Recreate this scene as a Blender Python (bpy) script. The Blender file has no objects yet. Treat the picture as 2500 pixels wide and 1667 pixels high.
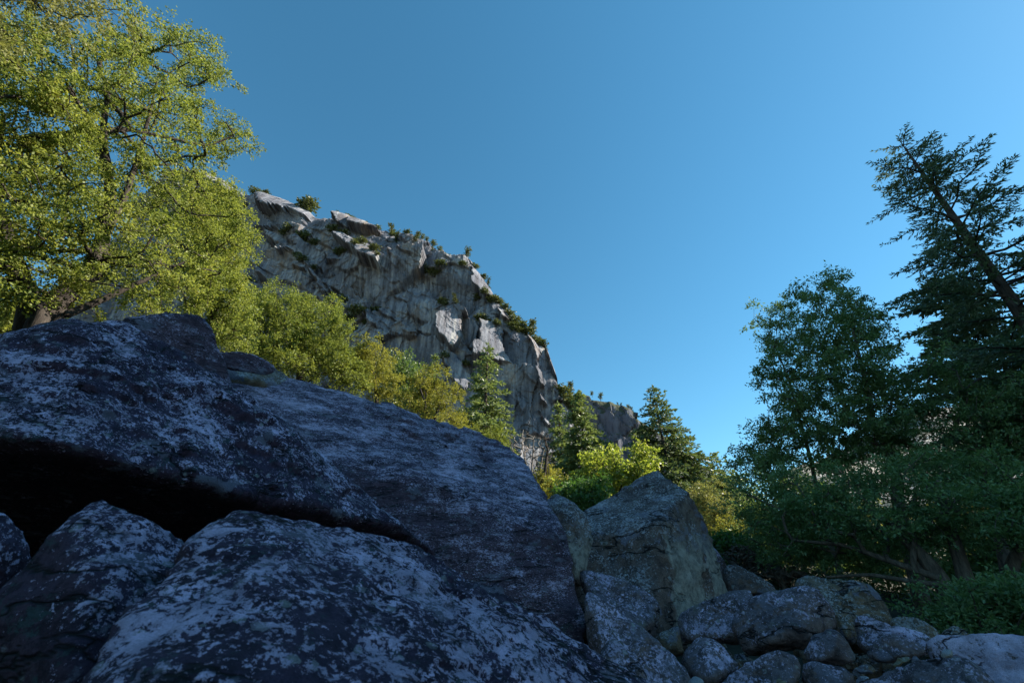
import bpy, bmesh, math
import numpy as np
from mathutils import Vector

# ------------------------------------------------------------------ camera, sky, sun
scene = bpy.context.scene
COL = scene.collection
CAM = np.array((0.0, 0.0, 1.6))
PITCH = math.radians(31.0)
LENS, SENSOR = 16.0, 36.0
cam_d = bpy.data.cameras.new('camera')
cam_d.lens = LENS; cam_d.sensor_width = SENSOR; cam_d.clip_start = 0.05; cam_d.clip_end = 6000
cam_d.dof.use_dof = True; cam_d.dof.focus_distance = 14.0; cam_d.dof.aperture_fstop = 3.2
cam = bpy.data.objects.new('camera', cam_d); COL.objects.link(cam)
cam.location = CAM; cam.rotation_euler = (math.radians(90) + PITCH, 0, 0)
scene.camera = cam

SUN_AZ, SUN_EL = math.radians(86), math.radians(38)
world = bpy.data.worlds.new('World'); scene.world = world; world.use_nodes = True
wn = world.node_tree.nodes; wl = world.node_tree.links
sky = wn.new('ShaderNodeTexSky'); sky.sky_type = 'NISHITA'; sky.sun_disc = False
sky.sun_elevation = SUN_EL; sky.sun_rotation = SUN_AZ
sky.air_density = 1.0; sky.dust_density = 0.12; sky.ozone_density = 3.0; sky.altitude = 1200
hs = wn.new('ShaderNodeHueSaturation'); hs.inputs['Saturation'].default_value = 1.22; hs.inputs['Hue'].default_value = 0.492
bg = wn['Background']; bg.inputs['Strength'].default_value = 0.10
wb = wn.new('ShaderNodeMix'); wb.data_type = 'RGBA'; wb.blend_type = 'MULTIPLY'; wb.inputs[0].default_value = 1.0; wb.inputs[7].default_value = (1.0, 0.99, 0.81, 1)
wl.new(sky.outputs[0], hs.inputs['Color']); wl.new(hs.outputs[0], wb.inputs[6]); wl.new(wb.outputs[2], bg.inputs['Color'])

sun_d = bpy.data.lights.new('sun', 'SUN'); sun_d.energy = 5.0; sun_d.angle = math.radians(0.5)
sun_d.color = (1.0, 0.9, 0.74)
sun = bpy.data.objects.new('sun', sun_d); COL.objects.link(sun)
SUNV = Vector((math.sin(SUN_AZ) * math.cos(SUN_EL), math.cos(SUN_AZ) * math.cos(SUN_EL), math.sin(SUN_EL)))
sun.rotation_euler = (-SUNV).to_track_quat('-Z', 'Y').to_euler(); sun.location = SUNV * 300
vs = scene.view_settings
vs.view_transform = 'Standard'; vs.look = 'None'; vs.exposure = 1.43; vs.gamma = 1.0; vs.use_curve_mapping = False
scene.cycles.use_denoising = True
scene.cycles.max_bounces = 6; scene.cycles.diffuse_bounces = 3; scene.cycles.transmission_bounces = 4

# ------------------------------------------------------------------ layout helpers
F = 2500 * LENS / SENSOR
SP, CP = math.sin(PITCH), math.cos(PITCH)
K = 2500 / 2352                                   # sketch units to photo units

def ray(px, py):
    x = (px - 1250) / F; y = (833.5 - py) / F
    return np.array((x, CP - y * SP, SP + y * CP))

def at(px, py, d):                                # point seen at (px, py), d metres away over the ground
    r = ray(px, py)
    return CAM + r * (d / math.hypot(r[0], r[1]))

def nrm(a):
    return a / np.maximum(np.linalg.norm(a, axis=-1, keepdims=True), 1e-9)

# ------------------------------------------------------------------ noise
def _h(ix, iy, iz, seed):
    n = (ix * 374761393 + iy * 668265263 + iz * 2147483647 + seed * 1274126177) & 0xffffffff
    n = ((n ^ (n >> 13)) * 1274126177) & 0xffffffff
    n = ((n ^ (n >> 16)) * 2246822519) & 0xffffffff
    return ((n ^ (n >> 15)) & 0xffff) / 32767.5 - 1.0

def vnoise(P, seed=0):
    P = np.asarray(P, dtype=np.float64)
    I = np.floor(P).astype(np.int64); f = P - I
    u = f * f * f * (f * (f * 6 - 15) + 10)
    x, y, z = I[..., 0], I[..., 1], I[..., 2]
    r = 0
    for dx in (0, 1):
        wx = u[..., 0] if dx else 1 - u[..., 0]
        for dy in (0, 1):
            wy = u[..., 1] if dy else 1 - u[..., 1]
            for dz in (0, 1):
                wz = u[..., 2] if dz else 1 - u[..., 2]
                r = r + wx * wy * wz * _h(x + dx, y + dy, z + dz, seed)
    return r

def fbm(P, octaves=4, seed=0, rough=0.5):
    P = np.asarray(P, dtype=np.float64); r = 0; a = 1.0
    for o in range(octaves):
        r = r + a * vnoise(P * (2.03 ** o) + 17.3 * o, seed + o); a *= rough
    return r

# ------------------------------------------------------------------ mesh helpers
def mesh_from(name, V, Q=None, T=None, mat=None, smooth=False):
    me = bpy.data.meshes.new(name)
    V = np.asarray(V, dtype=np.float32).reshape(-1, 3)
    parts = []; sizes = []
    if Q is not None and len(Q): Q = np.asarray(Q, dtype=np.int32); parts.append(Q.ravel()); sizes.append(np.full(len(Q), 4))
    if T is not None and len(T): T = np.asarray(T, dtype=np.int32); parts.append(T.ravel()); sizes.append(np.full(len(T), 3))
    loops = np.concatenate(parts); sizes = np.concatenate(sizes).astype(np.int32)
    me.vertices.add(len(V)); me.vertices.foreach_set('co', V.ravel())
    me.loops.add(len(loops)); me.loops.foreach_set('vertex_index', loops.astype(np.int32))
    me.polygons.add(len(sizes))
    st = np.zeros(len(sizes), dtype=np.int32); st[1:] = np.cumsum(sizes)[:-1]
    me.polygons.foreach_set('loop_start', st)
    me.polygons.foreach_set('loop_total', sizes)
    me.polygons.foreach_set('use_smooth', np.full(len(sizes), bool(smooth)))
    me.update(calc_edges=True)
    if mat: me.materials.append(mat)
    return me

def link(name, me, parent=None, loc=None):
    o = bpy.data.objects.new(name, me); COL.objects.link(o)
    if parent is not None: o.parent = parent
    if loc is not None: o.location = loc
    return o

def tag(o, label=None, cat=None, group=None, kind=None):
    if label: o['label'] = label
    if cat: o['category'] = cat
    if group: o['group'] = group
    if kind: o['kind'] = kind
    return o

def empty(name, loc, label, cat, group=None):
    o = bpy.data.objects.new(name, None); COL.objects.link(o); o.location = loc
    o.empty_display_size = 0.3
    return tag(o, label, cat, group)

def copy_tree(root, loc, rz=0.0, s=1.0, sz=None, label=None, group=None, tilt=(0, 0)):
    r = root.copy(); COL.objects.link(r)
    r.location = loc; r.rotation_euler = (tilt[0], tilt[1], rz); r.scale = (s, s, sz or s)
    if label: r['label'] = label
    if group: r['group'] = group
    for ch in list(root.children):
        c = ch.copy(); COL.objects.link(c); c.parent = r
    return r

# ------------------------------------------------------------------ materials
def new_mat(name):
    m = bpy.data.materials.new(name); m.use_nodes = True
    nt = m.node_tree; nt.nodes.clear()
    return m, nt.nodes, nt.links

def ramp(n, l, src, stops, interp='LINEAR'):
    r = n.new('ShaderNodeValToRGB'); r.color_ramp.interpolation = interp
    e = r.color_ramp.elements
    while len(e) < len(stops): e.new(0.5)
    for i, (p, c) in enumerate(stops):
        e[i].position = p; e[i].color = (*c, 1) if len(c) == 3 else c
    l.new(src, r.inputs[0]); return r.outputs[0]

def g(v): return (v, v, v)

def noise(n, l, co, scale, detail=5, rough=0.55, dist=0.0):
    t = n.new('ShaderNodeTexNoise'); t.inputs['Scale'].default_value = scale
    t.inputs['Detail'].default_value = detail; t.inputs['Roughness'].default_value = rough
    t.inputs['Distortion'].default_value = dist
    l.new(co, t.inputs['Vector']); return t.outputs['Fac']

def mix(n, l, fac, a, b, mode='MIX'):
    m = n.new('ShaderNodeMix'); m.data_type = 'RGBA'; m.blend_type = mode
    for sock, v in ((m.inputs[0], fac), (m.inputs[6], a), (m.inputs[7], b)):
        if hasattr(v, 'is_linked'): l.new(v, sock)
        elif isinstance(v, (int, float)): sock.default_value = v
        else: sock.default_value = (*v, 1)
    return m.outputs[2]

def math_n(n, l, op, a, b=None):
    m = n.new('ShaderNodeMath'); m.operation = op
    for i, v in enumerate((a, b)):
        if v is None: continue
        if hasattr(v, 'is_linked'): l.new(v, m.inputs[i])
        else: m.inputs[i].default_value = v
    return m.outputs[0]

def scaled(n, l, src, sc, rot=(0, 0, 0)):
    mp = n.new('ShaderNodeMapping'); mp.inputs['Scale'].default_value = sc; mp.inputs['Rotation'].default_value = rot
    l.new(src, mp.inputs['Vector']); return mp.outputs[0]

def finish(n, l, col, rough=0.9, bump=None, bstr=0.4, bdist=0.02, spec=0.25):
    b = n.new('ShaderNodeBsdfPrincipled'); o = n.new('ShaderNodeOutputMaterial')
    if hasattr(col, 'is_linked'): l.new(col, b.inputs['Base Color'])
    else: b.inputs['Base Color'].default_value = (*col, 1)
    b.inputs['Roughness'].default_value = rough; b.inputs['Specular IOR Level'].default_value = spec
    if bump is not None:
        bp = n.new('ShaderNodeBump'); bp.inputs['Strength'].default_value = bstr; bp.inputs['Distance'].default_value = bdist
        l.new(bump, bp.inputs['Height']); l.new(bp.outputs[0], b.inputs['Normal'])
    l.new(b.outputs[0], o.inputs['Surface'])

def rock_mat(name, dark, mid, lichen, green, k=1.0, cover=0.5, speck=0.5, stretch=(1, 1, 1), rot=(0, 0, 0), fresh=None, film=(0.17, 0.155, 0.20)):
    """weathered granite: dark crust, crustose lichen blotches and flecks (thickest on the upper sides), bare grey films, greenish patches"""
    m, n, l = new_mat(name)
    geo = n.new('ShaderNodeNewGeometry'); pos = geo.outputs['Position']
    co = scaled(n, l, pos, tuple(k * s for s in stretch), rot)
    sep = n.new('ShaderNodeSeparateXYZ'); l.new(geo.outputs['Normal'], sep.inputs[0])
    up = ramp(n, l, sep.outputs[2], [(0.0, g(0.0)), (0.28, g(0.25)), (0.55, g(1.0))])
    base = ramp(n, l, noise(n, l, co, 2.3, 9, 0.68), [(0.35, dark), (0.5, mid), (0.56, dark), (0.68, tuple(c * 1.15 for c in mid))])
    warm = mix(n, l, 1.0, base, (1.35, 1.08, 0.85), 'MULTIPLY')
    base = mix(n, l, up, warm, base)
    dens = noise(n, l, co, 0.75, 4, 0.6)
    dens2 = noise(n, l, co, 2.6, 4, 0.6)
    bias = math_n(n, l, 'ADD', math_n(n, l, 'MULTIPLY', dens, 0.40), math_n(n, l, 'ADD', math_n(n, l, 'MULTIPLY', dens2, 0.30), math_n(n, l, 'MULTIPLY', up, 0.085)))
    big = noise(n, l, co, 11.0, 14, 0.72, 0.1)
    bigd = math_n(n, l, 'ADD', big, bias)
    t = 1.15 - 0.26 * cover
    m1 = ramp(n, l, bigd, [(t - 0.05, g(0)), (t - 0.008, g(0.10)), (t + 0.012, g(0.8)), (t + 0.07, g(1))])
    fine = noise(n, l, co, 23, 6, 0.70)
    fined = math_n(n, l, 'ADD', fine, bias)
    t2 = 1.135 - 0.20 * speck
    m2 = ramp(n, l, fined, [(t2 - 0.02, g(0)), (t2 + 0.03, g(0.75))])
    micro = noise(n, l, co, 85, 4, 0.7)
    tone = noise(n, l, co, 3.7, 5, 0.6)
    lc = mix(n, l, ramp(n, l, tone, [(0.42, g(0)), (0.62, g(1))]), tuple(c * 0.62 for c in lichen), lichen)
    fl = ramp(n, l, noise(n, l, co, 1.55, 10, 0.66, 0.2), [(0.575, g(0)), (0.60, g(0.8)), (0.7, g(0.9))])
    c = mix(n, l, fl, base, film)
    wv = n.new('ShaderNodeVectorMath'); wv.operation = 'MULTIPLY_ADD'
    nt_ = n.new('ShaderNodeTexNoise'); nt_.inputs['Scale'].default_value = 14; nt_.inputs['Detail'].default_value = 4; l.new(co, nt_.inputs['Vector'])
    l.new(nt_.outputs['Color'], wv.inputs[0]); wv.inputs[1].default_value = (0.09, 0.09, 0.09); l.new(co, wv.inputs[2])
    vo = n.new('ShaderNodeTexVoronoi'); vo.inputs['Scale'].default_value = 8.5; l.new(wv.outputs[0], vo.inputs['Vector'])
    sr = n.new('ShaderNodeSeparateColor'); l.new(vo.outputs['Color'], sr.inputs[0])
    rad = math_n(n, l, 'SUBTRACT', math_n(n, l, 'MULTIPLY', sr.outputs[0], 0.66), math_n(n, l, 'ADD', vo.outputs['Distance'], 0.22))
    colony = ramp(n, l, rad, [(0.0, g(0)), (0.03, g(0.5)), (0.08, g(0.35)), (0.25, g(0.6))])
    colony = math_n(n, l, 'MULTIPLY', colony, ramp(n, l, math_n(n, l, 'ADD', dens2, math_n(n, l, 'MULTIPLY', up, 0.1)), [(0.5, g(0)), (0.62, g(1))]))
    colc = mix(n, l, sr.outputs[1], (0.42, 0.45, 0.40), (0.56, 0.50, 0.58))
    gm = ramp(n, l, noise(n, l, co, 2.9, 12, 0.74, 0.3), [(0.57, g(0)), (0.62, g(0.75))])
    c = mix(n, l, gm, c, green)
    c = mix(n, l, colony, c, colc)
    c = mix(n, l, math_n(n, l, 'MAXIMUM', m1, m2), c, lc)
    c = mix(n, l, 0.6, c, ramp(n, l, micro, [(0.3, g(0.4)), (0.68, g(1.3))]), 'MULTIPLY')
    cn = noise(n, l, scaled(n, l, co, (0.35, 0.9, 1.3), (0.4, 0.5, 0.3)), 1.0, 5, 0.55)
    crack = ramp(n, l, math_n(n, l, 'ABSOLUTE', math_n(n, l, 'SUBTRACT', cn, 0.47)), [(0.0, g(1)), (0.006, g(0.6)), (0.013, g(0))])
    crack = math_n(n, l, 'MULTIPLY', crack, ramp(n, l, noise(n, l, co, 0.9, 2, 0.5), [(0.46, g(0)), (0.54, g(1))]))
    c = mix(n, l, crack, c, (0.006, 0.005, 0.006))
    if fresh:
        vec, thr, fc = fresh                       # freshly broken face without crust
        d = n.new('ShaderNodeVectorMath'); d.operation = 'DOT_PRODUCT'
        l.new(geo.outputs['True Normal'], d.inputs[0]); d.inputs[1].default_value = vec
        wob = math_n(n, l, 'ADD', d.outputs['Value'], math_n(n, l, 'MULTIPLY', math_n(n, l, 'SUBTRACT', noise(n, l, co, 0.6, 9, 0.66), 0.5), 1.9))
        fm = ramp(n, l, wob, [(thr - 0.05, g(0)), (thr + 0.05, g(0.9))])
        sz = n.new('ShaderNodeSeparateXYZ'); l.new(pos, sz.inputs[0])
        hz = math_n(n, l, 'ADD', math_n(n, l, 'MULTIPLY', sz.outputs[2], 0.2), math_n(n, l, 'MULTIPLY', noise(n, l, co, 1.3, 8, 0.66), 0.35))
        fm = math_n(n, l, 'MULTIPLY', fm, ramp(n, l, hz, [(0.76, g(1)), (0.86, g(0.12))]))
        fcol = mix(n, l, ramp(n, l, noise(n, l, co, 7, 10, 0.75), [(0.4, g(0)), (0.62, g(1))]), fc, tuple(x * 0.4 for x in fc))
        c = mix(n, l, fm, c, fcol)
    hgt = math_n(n, l, 'ADD', math_n(n, l, 'MULTIPLY', big, 0.9), math_n(n, l, 'ADD', math_n(n, l, 'MULTIPLY', fine, 0.5), math_n(n, l, 'SUBTRACT', math_n(n, l, 'MULTIPLY', micro, 0.18), math_n(n, l, 'MULTIPLY', crack, 1.2))))
    finish(n, l, c, 0.92, hgt, 0.9, 0.06)
    return m

MR = {
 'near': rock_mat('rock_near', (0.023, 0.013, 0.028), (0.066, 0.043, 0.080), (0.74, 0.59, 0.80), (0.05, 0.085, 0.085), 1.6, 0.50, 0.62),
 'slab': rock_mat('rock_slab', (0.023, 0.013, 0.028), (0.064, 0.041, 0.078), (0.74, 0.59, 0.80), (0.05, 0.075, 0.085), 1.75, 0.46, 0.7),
 'grey': rock_mat('rock_grey', (0.038, 0.025, 0.044), (0.098, 0.070, 0.112), (0.70, 0.56, 0.75), (0.085, 0.095, 0.09), 1.5, 0.5, 0.85, (1, 1, 2.6), (0, 0.35, 0)),
 'brown': rock_mat('rock_brown', (0.058, 0.043, 0.046), (0.15, 0.118, 0.115), (0.55, 0.51, 0.55), (0.13, 0.12, 0.09), 0.9, 0.35, 0.85, fresh=((0.62, -0.75, 0.0), 0.93, (0.43, 0.36, 0.30))),
 'round': rock_mat('rock_round', (0.066, 0.053, 0.064), (0.18, 0.15, 0.175), (0.70, 0.56, 0.75), (0.15, 0.14, 0.12), 1.3, 0.5, 0.8),
 'flat': rock_mat('rock_flat', (0.06, 0.05, 0.058), (0.16, 0.14, 0.155), (0.70, 0.57, 0.74), (0.17, 0.16, 0.14), 1.3, 1.25, 1.0),
 'rust': rock_mat('rock_rust', (0.08, 0.06, 0.05), (0.20, 0.155, 0.12), (0.48, 0.45, 0.46), (0.14, 0.11, 0.07), 1.2, 0.3, 0.65),
 'tan': rock_mat('rock_tan', (0.20, 0.17, 0.12), (0.32, 0.28, 0.20), (0.40, 0.37, 0.30), (0.24, 0.21, 0.14), 2.0, 0.2, 0.3),
 'pale': rock_mat('rock_pale', (0.30, 0.30, 0.33), (0.42, 0.42, 0.46), (0.5, 0.5, 0.55), (0.35, 0.35, 0.36), 2.0, 0.3, 0.3),
}

def leaf_mat(name, a, b, trans, tf=0.45, gloss=0.06, brown=None):
    m, n, l = new_mat(name)
    geo = n.new('ShaderNodeNewGeometry')
    rnd = geo.outputs['Random Per Island']
    big = noise(n, l, geo.outputs['Position'], 0.9, 3, 0.6)
    f = math_n(n, l, 'ADD', math_n(n, l, 'MULTIPLY', rnd, 0.5), math_n(n, l, 'SUBTRACT', math_n(n, l, 'MULTIPLY', big, 1.0), 0.25))
    stops = [(0.25, a), (0.75, b)]
    if brown: stops.append((0.97, brown))
    c = ramp(n, l, f, stops)
    d = n.new('ShaderNodeBsdfDiffuse'); l.new(c, d.inputs['Color'])
    t = n.new('ShaderNodeBsdfTranslucent'); l.new(mix(n, l, 1.0, c, trans, 'MULTIPLY'), t.inputs['Color'])
    s = n.new('ShaderNodeMixShader'); s.inputs[0].default_value = tf
    l.new(d.outputs[0], s.inputs[1]); l.new(t.outputs[0], s.inputs[2])
    gl = n.new('ShaderNodeBsdfGlossy'); gl.inputs['Roughness'].default_value = 0.42
    s2 = n.new('ShaderNodeMixShader'); s2.inputs[0].default_value = gloss
    l.new(s.outputs[0], s2.inputs[1]); l.new(gl.outputs[0], s2.inputs[2])
    o = n.new('ShaderNodeOutputMaterial'); l.new(s2.outputs[0], o.inputs['Surface'])
    return m

ML = {
 'oak': leaf_mat('leaf_oak', (0.108, 0.146, 0.034), (0.255, 0.285, 0.075), (1.45, 1.42, 0.8), 0.46, 0.010, (0.20, 0.15, 0.06)),
 'oak_deep': leaf_mat('leaf_oak_deep', (0.092, 0.128, 0.03), (0.21, 0.24, 0.062), (1.45, 1.4, 0.8), 0.42, 0.010),
 'amber': leaf_mat('leaf_amber', (0.13, 0.145, 0.03), (0.25, 0.25, 0.06), (1.45, 1.38, 0.8), 0.42, 0.010),
 'green': leaf_mat('leaf_green', (0.07, 0.12, 0.030), (0.14, 0.19, 0.05), (1.4, 1.5, 0.8), 0.42, 0.05),
 'lime': leaf_mat('leaf_lime', (0.17, 0.23, 0.045), (0.30, 0.32, 0.08), (1.4, 1.45, 0.7), 0.5, 0.03),
 'grass': leaf_mat('leaf_grass', (0.05, 0.11, 0.025), (0.09, 0.16, 0.04), (1.3, 1.5, 0.8), 0.45, 0.04),
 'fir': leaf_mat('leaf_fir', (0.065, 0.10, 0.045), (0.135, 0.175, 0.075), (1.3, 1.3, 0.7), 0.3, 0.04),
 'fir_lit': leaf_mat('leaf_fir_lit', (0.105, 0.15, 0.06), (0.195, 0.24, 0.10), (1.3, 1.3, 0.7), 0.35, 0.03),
 'dark': leaf_mat('leaf_dark', (0.095, 0.15, 0.055), (0.185, 0.255, 0.10), (1.3, 1.4, 0.8), 0.35, 0.03),
 'dark_fir': leaf_mat('leaf_dark_fir', (0.075, 0.11, 0.055), (0.135, 0.175, 0.09), (1.3, 1.3, 0.8), 0.3, 0.05),
 'pale': leaf_mat('leaf_pale', (0.15, 0.16, 0.06), (0.24, 0.24, 0.10), (1.3, 1.3, 0.7), 0.4, 0.012),
 'cliff': leaf_mat('leaf_cliff', (0.050, 0.070, 0.028), (0.12, 0.13, 0.045), (1.3, 1.3, 0.7), 0.3, 0.03),
}

def bark_mat(name, a, b):
    m, n, l = new_mat(name)
    geo = n.new('ShaderNodeNewGeometry')
    co = scaled(n, l, geo.outputs['Position'], (1, 1, 0.25))
    f = noise(n, l, co, 14, 6, 0.65)
    finish(n, l, ramp(n, l, f, [(0.35, a), (0.65, b)]), 0.95, f, 0.8, 0.04)
    return m
MB = {'oak': bark_mat('bark_oak', (0.016, 0.013, 0.012), (0.060, 0.050, 0.043)),
      'fir': bark_mat('bark_fir', (0.030, 0.022, 0.018), (0.10, 0.075, 0.06)),
      'dead': bark_mat('bark_dead', (0.10, 0.09, 0.085), (0.24, 0.22, 0.20)),
      'brown': bark_mat('bark_brown', (0.06, 0.043, 0.034), (0.185, 0.137, 0.104))}

# ------------------------------------------------------------------ ground
def ground_z(x, y):
    x = np.asarray(x, float); y = np.asarray(y, float)
    z = 0.11 * np.maximum(0, y - 1.0)
    left = np.clip((30 - x) / 30, 0, 1)
    z = z + 0.13 * np.maximum(0, y - 14) * left
    z = z + 0.24 * np.maximum(0, -x - 2.5) * np.clip((y + 6) / 10, 0, 1)
    z = np.minimum(z, 95 + 0.02 * z)
    return z
def build_ground():
    def axis(lo, hi):
        a = [0.0]; st = 0.5
        while a[-1] < hi: a.append(a[-1] + st); st *= 1.10
        b = [0.0]; st = 0.5
        while b[-1] > lo: b.append(b[-1] - st); st *= 1.10
        return np.array(sorted(set(a + b)))
    xs = axis(-3000, 3000); ys = axis(-3000, 3000)
    X, Y = np.meshgrid(xs, ys); Z = ground_z(X, Y)
    P = np.stack([X, Y, Z], -1)
    Z = Z + 0.12 * fbm(P * 0.5, 3, 5) - 0.25
    V = np.stack([X, Y, Z], -1).reshape(-1, 3)
    nx = len(xs); i = np.arange(len(ys) - 1)[:, None] * nx + np.arange(nx - 1)[None]
    Q = np.stack([i, i + 1, i + nx + 1, i + nx], -1).reshape(-1, 4)
    m, n, l = new_mat('soil')
    geo = n.new('ShaderNodeNewGeometry'); f = noise(n, l, geo.outputs['Position'], 2.5, 9, 0.7)
    finish(n, l, ramp(n, l, f, [(0.3, (0.015, 0.016, 0.010)), (0.6, (0.04, 0.038, 0.026)), (0.75, (0.07, 0.068, 0.04))]), 0.95, f, 0.8, 0.06)
    tag(link('ground', mesh_from('ground', V, Q, mat=m, smooth=True)), kind='structure')
build_ground()

# ------------------------------------------------------------------ the cliff
WN = np.array((0.10, 1.0, -0.15)); WC = 255.0      # mean plane of the wall
def on_wall(px, py):
    r = ray(px, py); t = (WC - WN @ CAM) / (WN @ r); return CAM + r * t

SKYLINE = [(-700, 330), (-300, 340), (0, 360), (200, 378), (400, 396), (490, 418), (532, 424), (564, 445), (605, 467), (650, 472), (691, 475), (720, 489), (755, 510),
 (806, 521), (841, 524), (899, 535), (940, 550), (978, 569), (1010, 569), (1042, 582), (1087, 617), (1105, 627), (1131, 625), (1147, 638),
 (1169, 661), (1188, 683), (1212, 721), (1220, 734), (1242, 756), (1265, 779), (1287, 791), (1309, 817), (1330, 826), (1344, 865),
 (1360, 906), (1368, 932), (1379, 944), (1392, 957), (1420, 985), (1450, 1010), (1500, 1075), (1560, 1180)]
def z1(a): return [(500 + x / 3.136, 400 + y / 3.136) for x, y in a]
def z2(a): return [(850 + x / 3.136, 600 + y / 3.136) for x, y in a]
# slabs that lean towards the sun: outline, slope along the wall, slope up the wall, step out
SLABS = [
 (z1([(90,60),(215,150),(335,212),(190,222),(100,150)]), -0.4, -0.35, 1),
 (z1([(400,255),(620,255),(700,290),(800,400),(790,450),(700,410),(600,395),(480,400),(430,350)]), -0.38, -0.5, 3),
 (z1([(410,497),(565,490),(570,515),(440,517)]), -0.2, -1.2, 3),
 (z1([(455,520),(560,540),(640,600),(715,680),(690,715),(600,640),(520,610)]), -0.45, -0.5, 3),
 (z1([(1112,405),(1190,415),(1340,530),(1120,527)]), -0.3, -0.55, 3),
 (z1([(1000,455),(1108,405),(1112,530),(1040,505)]), -0.75, -0.1, 3),
 (z1([(1000,590),(1080,575),(1230,680),(1280,750),(1370,790),(1382,882),(1290,830),(1250,842),(1160,750),(1100,680)]), -0.35, -0.55, 4),
 (z1([(940,740),(1000,718),(1060,775),(980,792)]), -0.5, -0.4, 2),
 (z1([(900,830),(950,745),(960,830),(930,870)]), -0.8, -0.1, 2),
 (z1([(815,850),(870,875),(960,1000),(925,1012)]), -0.9, -0.4, 3),
 (z1([(940,930),(1015,1012),(975,1002)]), -0.7, -0.4, 2),
 (z1([(345,760),(525,733),(425,800),(485,892),(440,882),(400,810)]), -0.4, -0.7, 2),
 (z1([(575,737),(690,702),(722,678),(718,722)]), -0.4, -0.8, 2),
 (z1([(740,950),(762,900),(770,960)]), -0.7, -0.3, 1.5),
 (z1([(690,830),(770,780),(800,840),(740,840)]), -0.5, -0.6, 2),
 (z1([(930,1040),(1020,1025),(1092,1122),(1000,1092)]), -0.5, -0.5, 2),
 (z1([(1225,1145),(1322,1228),(1332,1272),(1268,1242)]), -0.6, -0.4, 2),
 (z1([(1070,1195),(1140,1230),(1130,1290),(1080,1280)]), -0.4, -0.5, 2),
 (z1([(1515,1300),(1600,1250),(1630,1312),(1560,1335)]), -0.4, -0.6, 2),
 (z1([(1190,640),(1225,610),(1285,680),(1260,720)]), -0.6, -0.3, 2),
 (z2([(690,610),(815,500),(845,560),(872,650),(866,772),(800,832),(715,750),(685,690)]), -0.62, -0.16, 5),
 (z2([(1010,595),(1168,610),(1192,800),(1250,890),(1160,910),(960,905),(968,790),(1012,760)]), -0.55, -0.2, 5),
 (z2([(715,755),(870,900),(945,1050),(905,1145),(800,1065),(735,920)]), -0.42, -0.28, 4),
 (z2([(950,185),(1010,210),(1135,378),(1060,405),(955,345)]), -0.6, -0.25, 3),
 (z2([(1375,695),(1432,718),(1478,830),(1450,892),(1410,790)]), -0.7, -0.2, 3),
 (z2([(1440,878),(1505,1082),(1478,1085),(1436,960)]), -0.8, -0.2, 3),
 (z2([(1455,1105),(1550,1202),(1478,1182)]), -0.6, -0.4, 3),
 (z2([(1505,715),(1530,740),(1612,960),(1628,1060),(1570,950)]), -0.8, -0.2, 3),
 (z2([(1465,1235),(1555,1330),(1528,1352)]), -0.7, -0.3, 2.5),
 (z2([(1145,475),(1245,580),(1160,552)]), -0.5, -0.5, 2.5),
 (z2([(1290,1130),(1380,1180),(1330,1260)]), -0.5, -0.2, 2),
 (z2([(425,655),(520,625),(530,660),(470,700)]), -0.4, -0.5, 2),
]
# steep recesses and overhangs that stay in shade
HOLLOWS = [
 (z1([(240,300),(360,280),(500,440),(520,490),(390,490),(300,400)]), 0.5, 0.35, -1),
 (z1([(860,780),(960,730),(900,860),(850,840)]), 0.7, 0.2, -2),
 (z2([(230,700),(500,660),(680,700),(730,780),(720,880),(560,950),(300,860)]), 0.25, 0.22, 1),
 (z2([(870,560),(960,570),(1000,640),(960,790),(880,760)]), 0.6, 0.1, -3),
 (z2([(1180,640),(1230,680),(1300,900),(1250,880),(1200,800)]), 0.8, 0.1, -3),
]
def inside(poly, X, Z):
    r = np.zeros(X.shape, bool); n = len(poly)
    for i in range(n):
        x0, y0 = poly[i]; x1, y1 = poly[(i + 1) % n]
        if abs(y1 - y0) < 1e-9: continue
        c = ((y0 > Z) != (y1 > Z)) & (X < (x1 - x0) * (Z - y0) / (y1 - y0) + x0)
        r ^= c
    return r

def plates(X, Z, ang, wid, length, step, tu, tv, seed, keep=1.0):
    """straight edged slabs in bands: each slab stands a little proud or back and leans its own way"""
    ca, sa = math.cos(ang), math.sin(ang)
    V = (-X * sa + Z * ca) / wid; V = V + 0.22 * np.sin(V * 1.7 + seed)
    iv = np.floor(V).astype(np.int64); fv = V - iv; zz = np.zeros_like(iv)
    L = length * (1 + 0.5 * _h(iv, zz, zz + 5, seed))
    U = (X * ca + Z * sa) / L + 3.1 * _h(iv, zz, zz, seed) + 0.25 * (fv - 0.5) * _h(iv, zz, zz + 7, seed)
    iu = np.floor(U).astype(np.int64); fu = U - iu
    on = (_h(iu, iv, zz + 3, seed) * 0.5 + 0.5) < keep
    val = step * _h(iu, iv, zz + 2, seed) + tu * _h(iu, iv, zz + 4, seed) * (fu - 0.5) * L + tv * _h(iu, iv, zz + 6, seed) * (fv - 0.5) * wid
    return np.where(on, val, 0.0)

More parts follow.
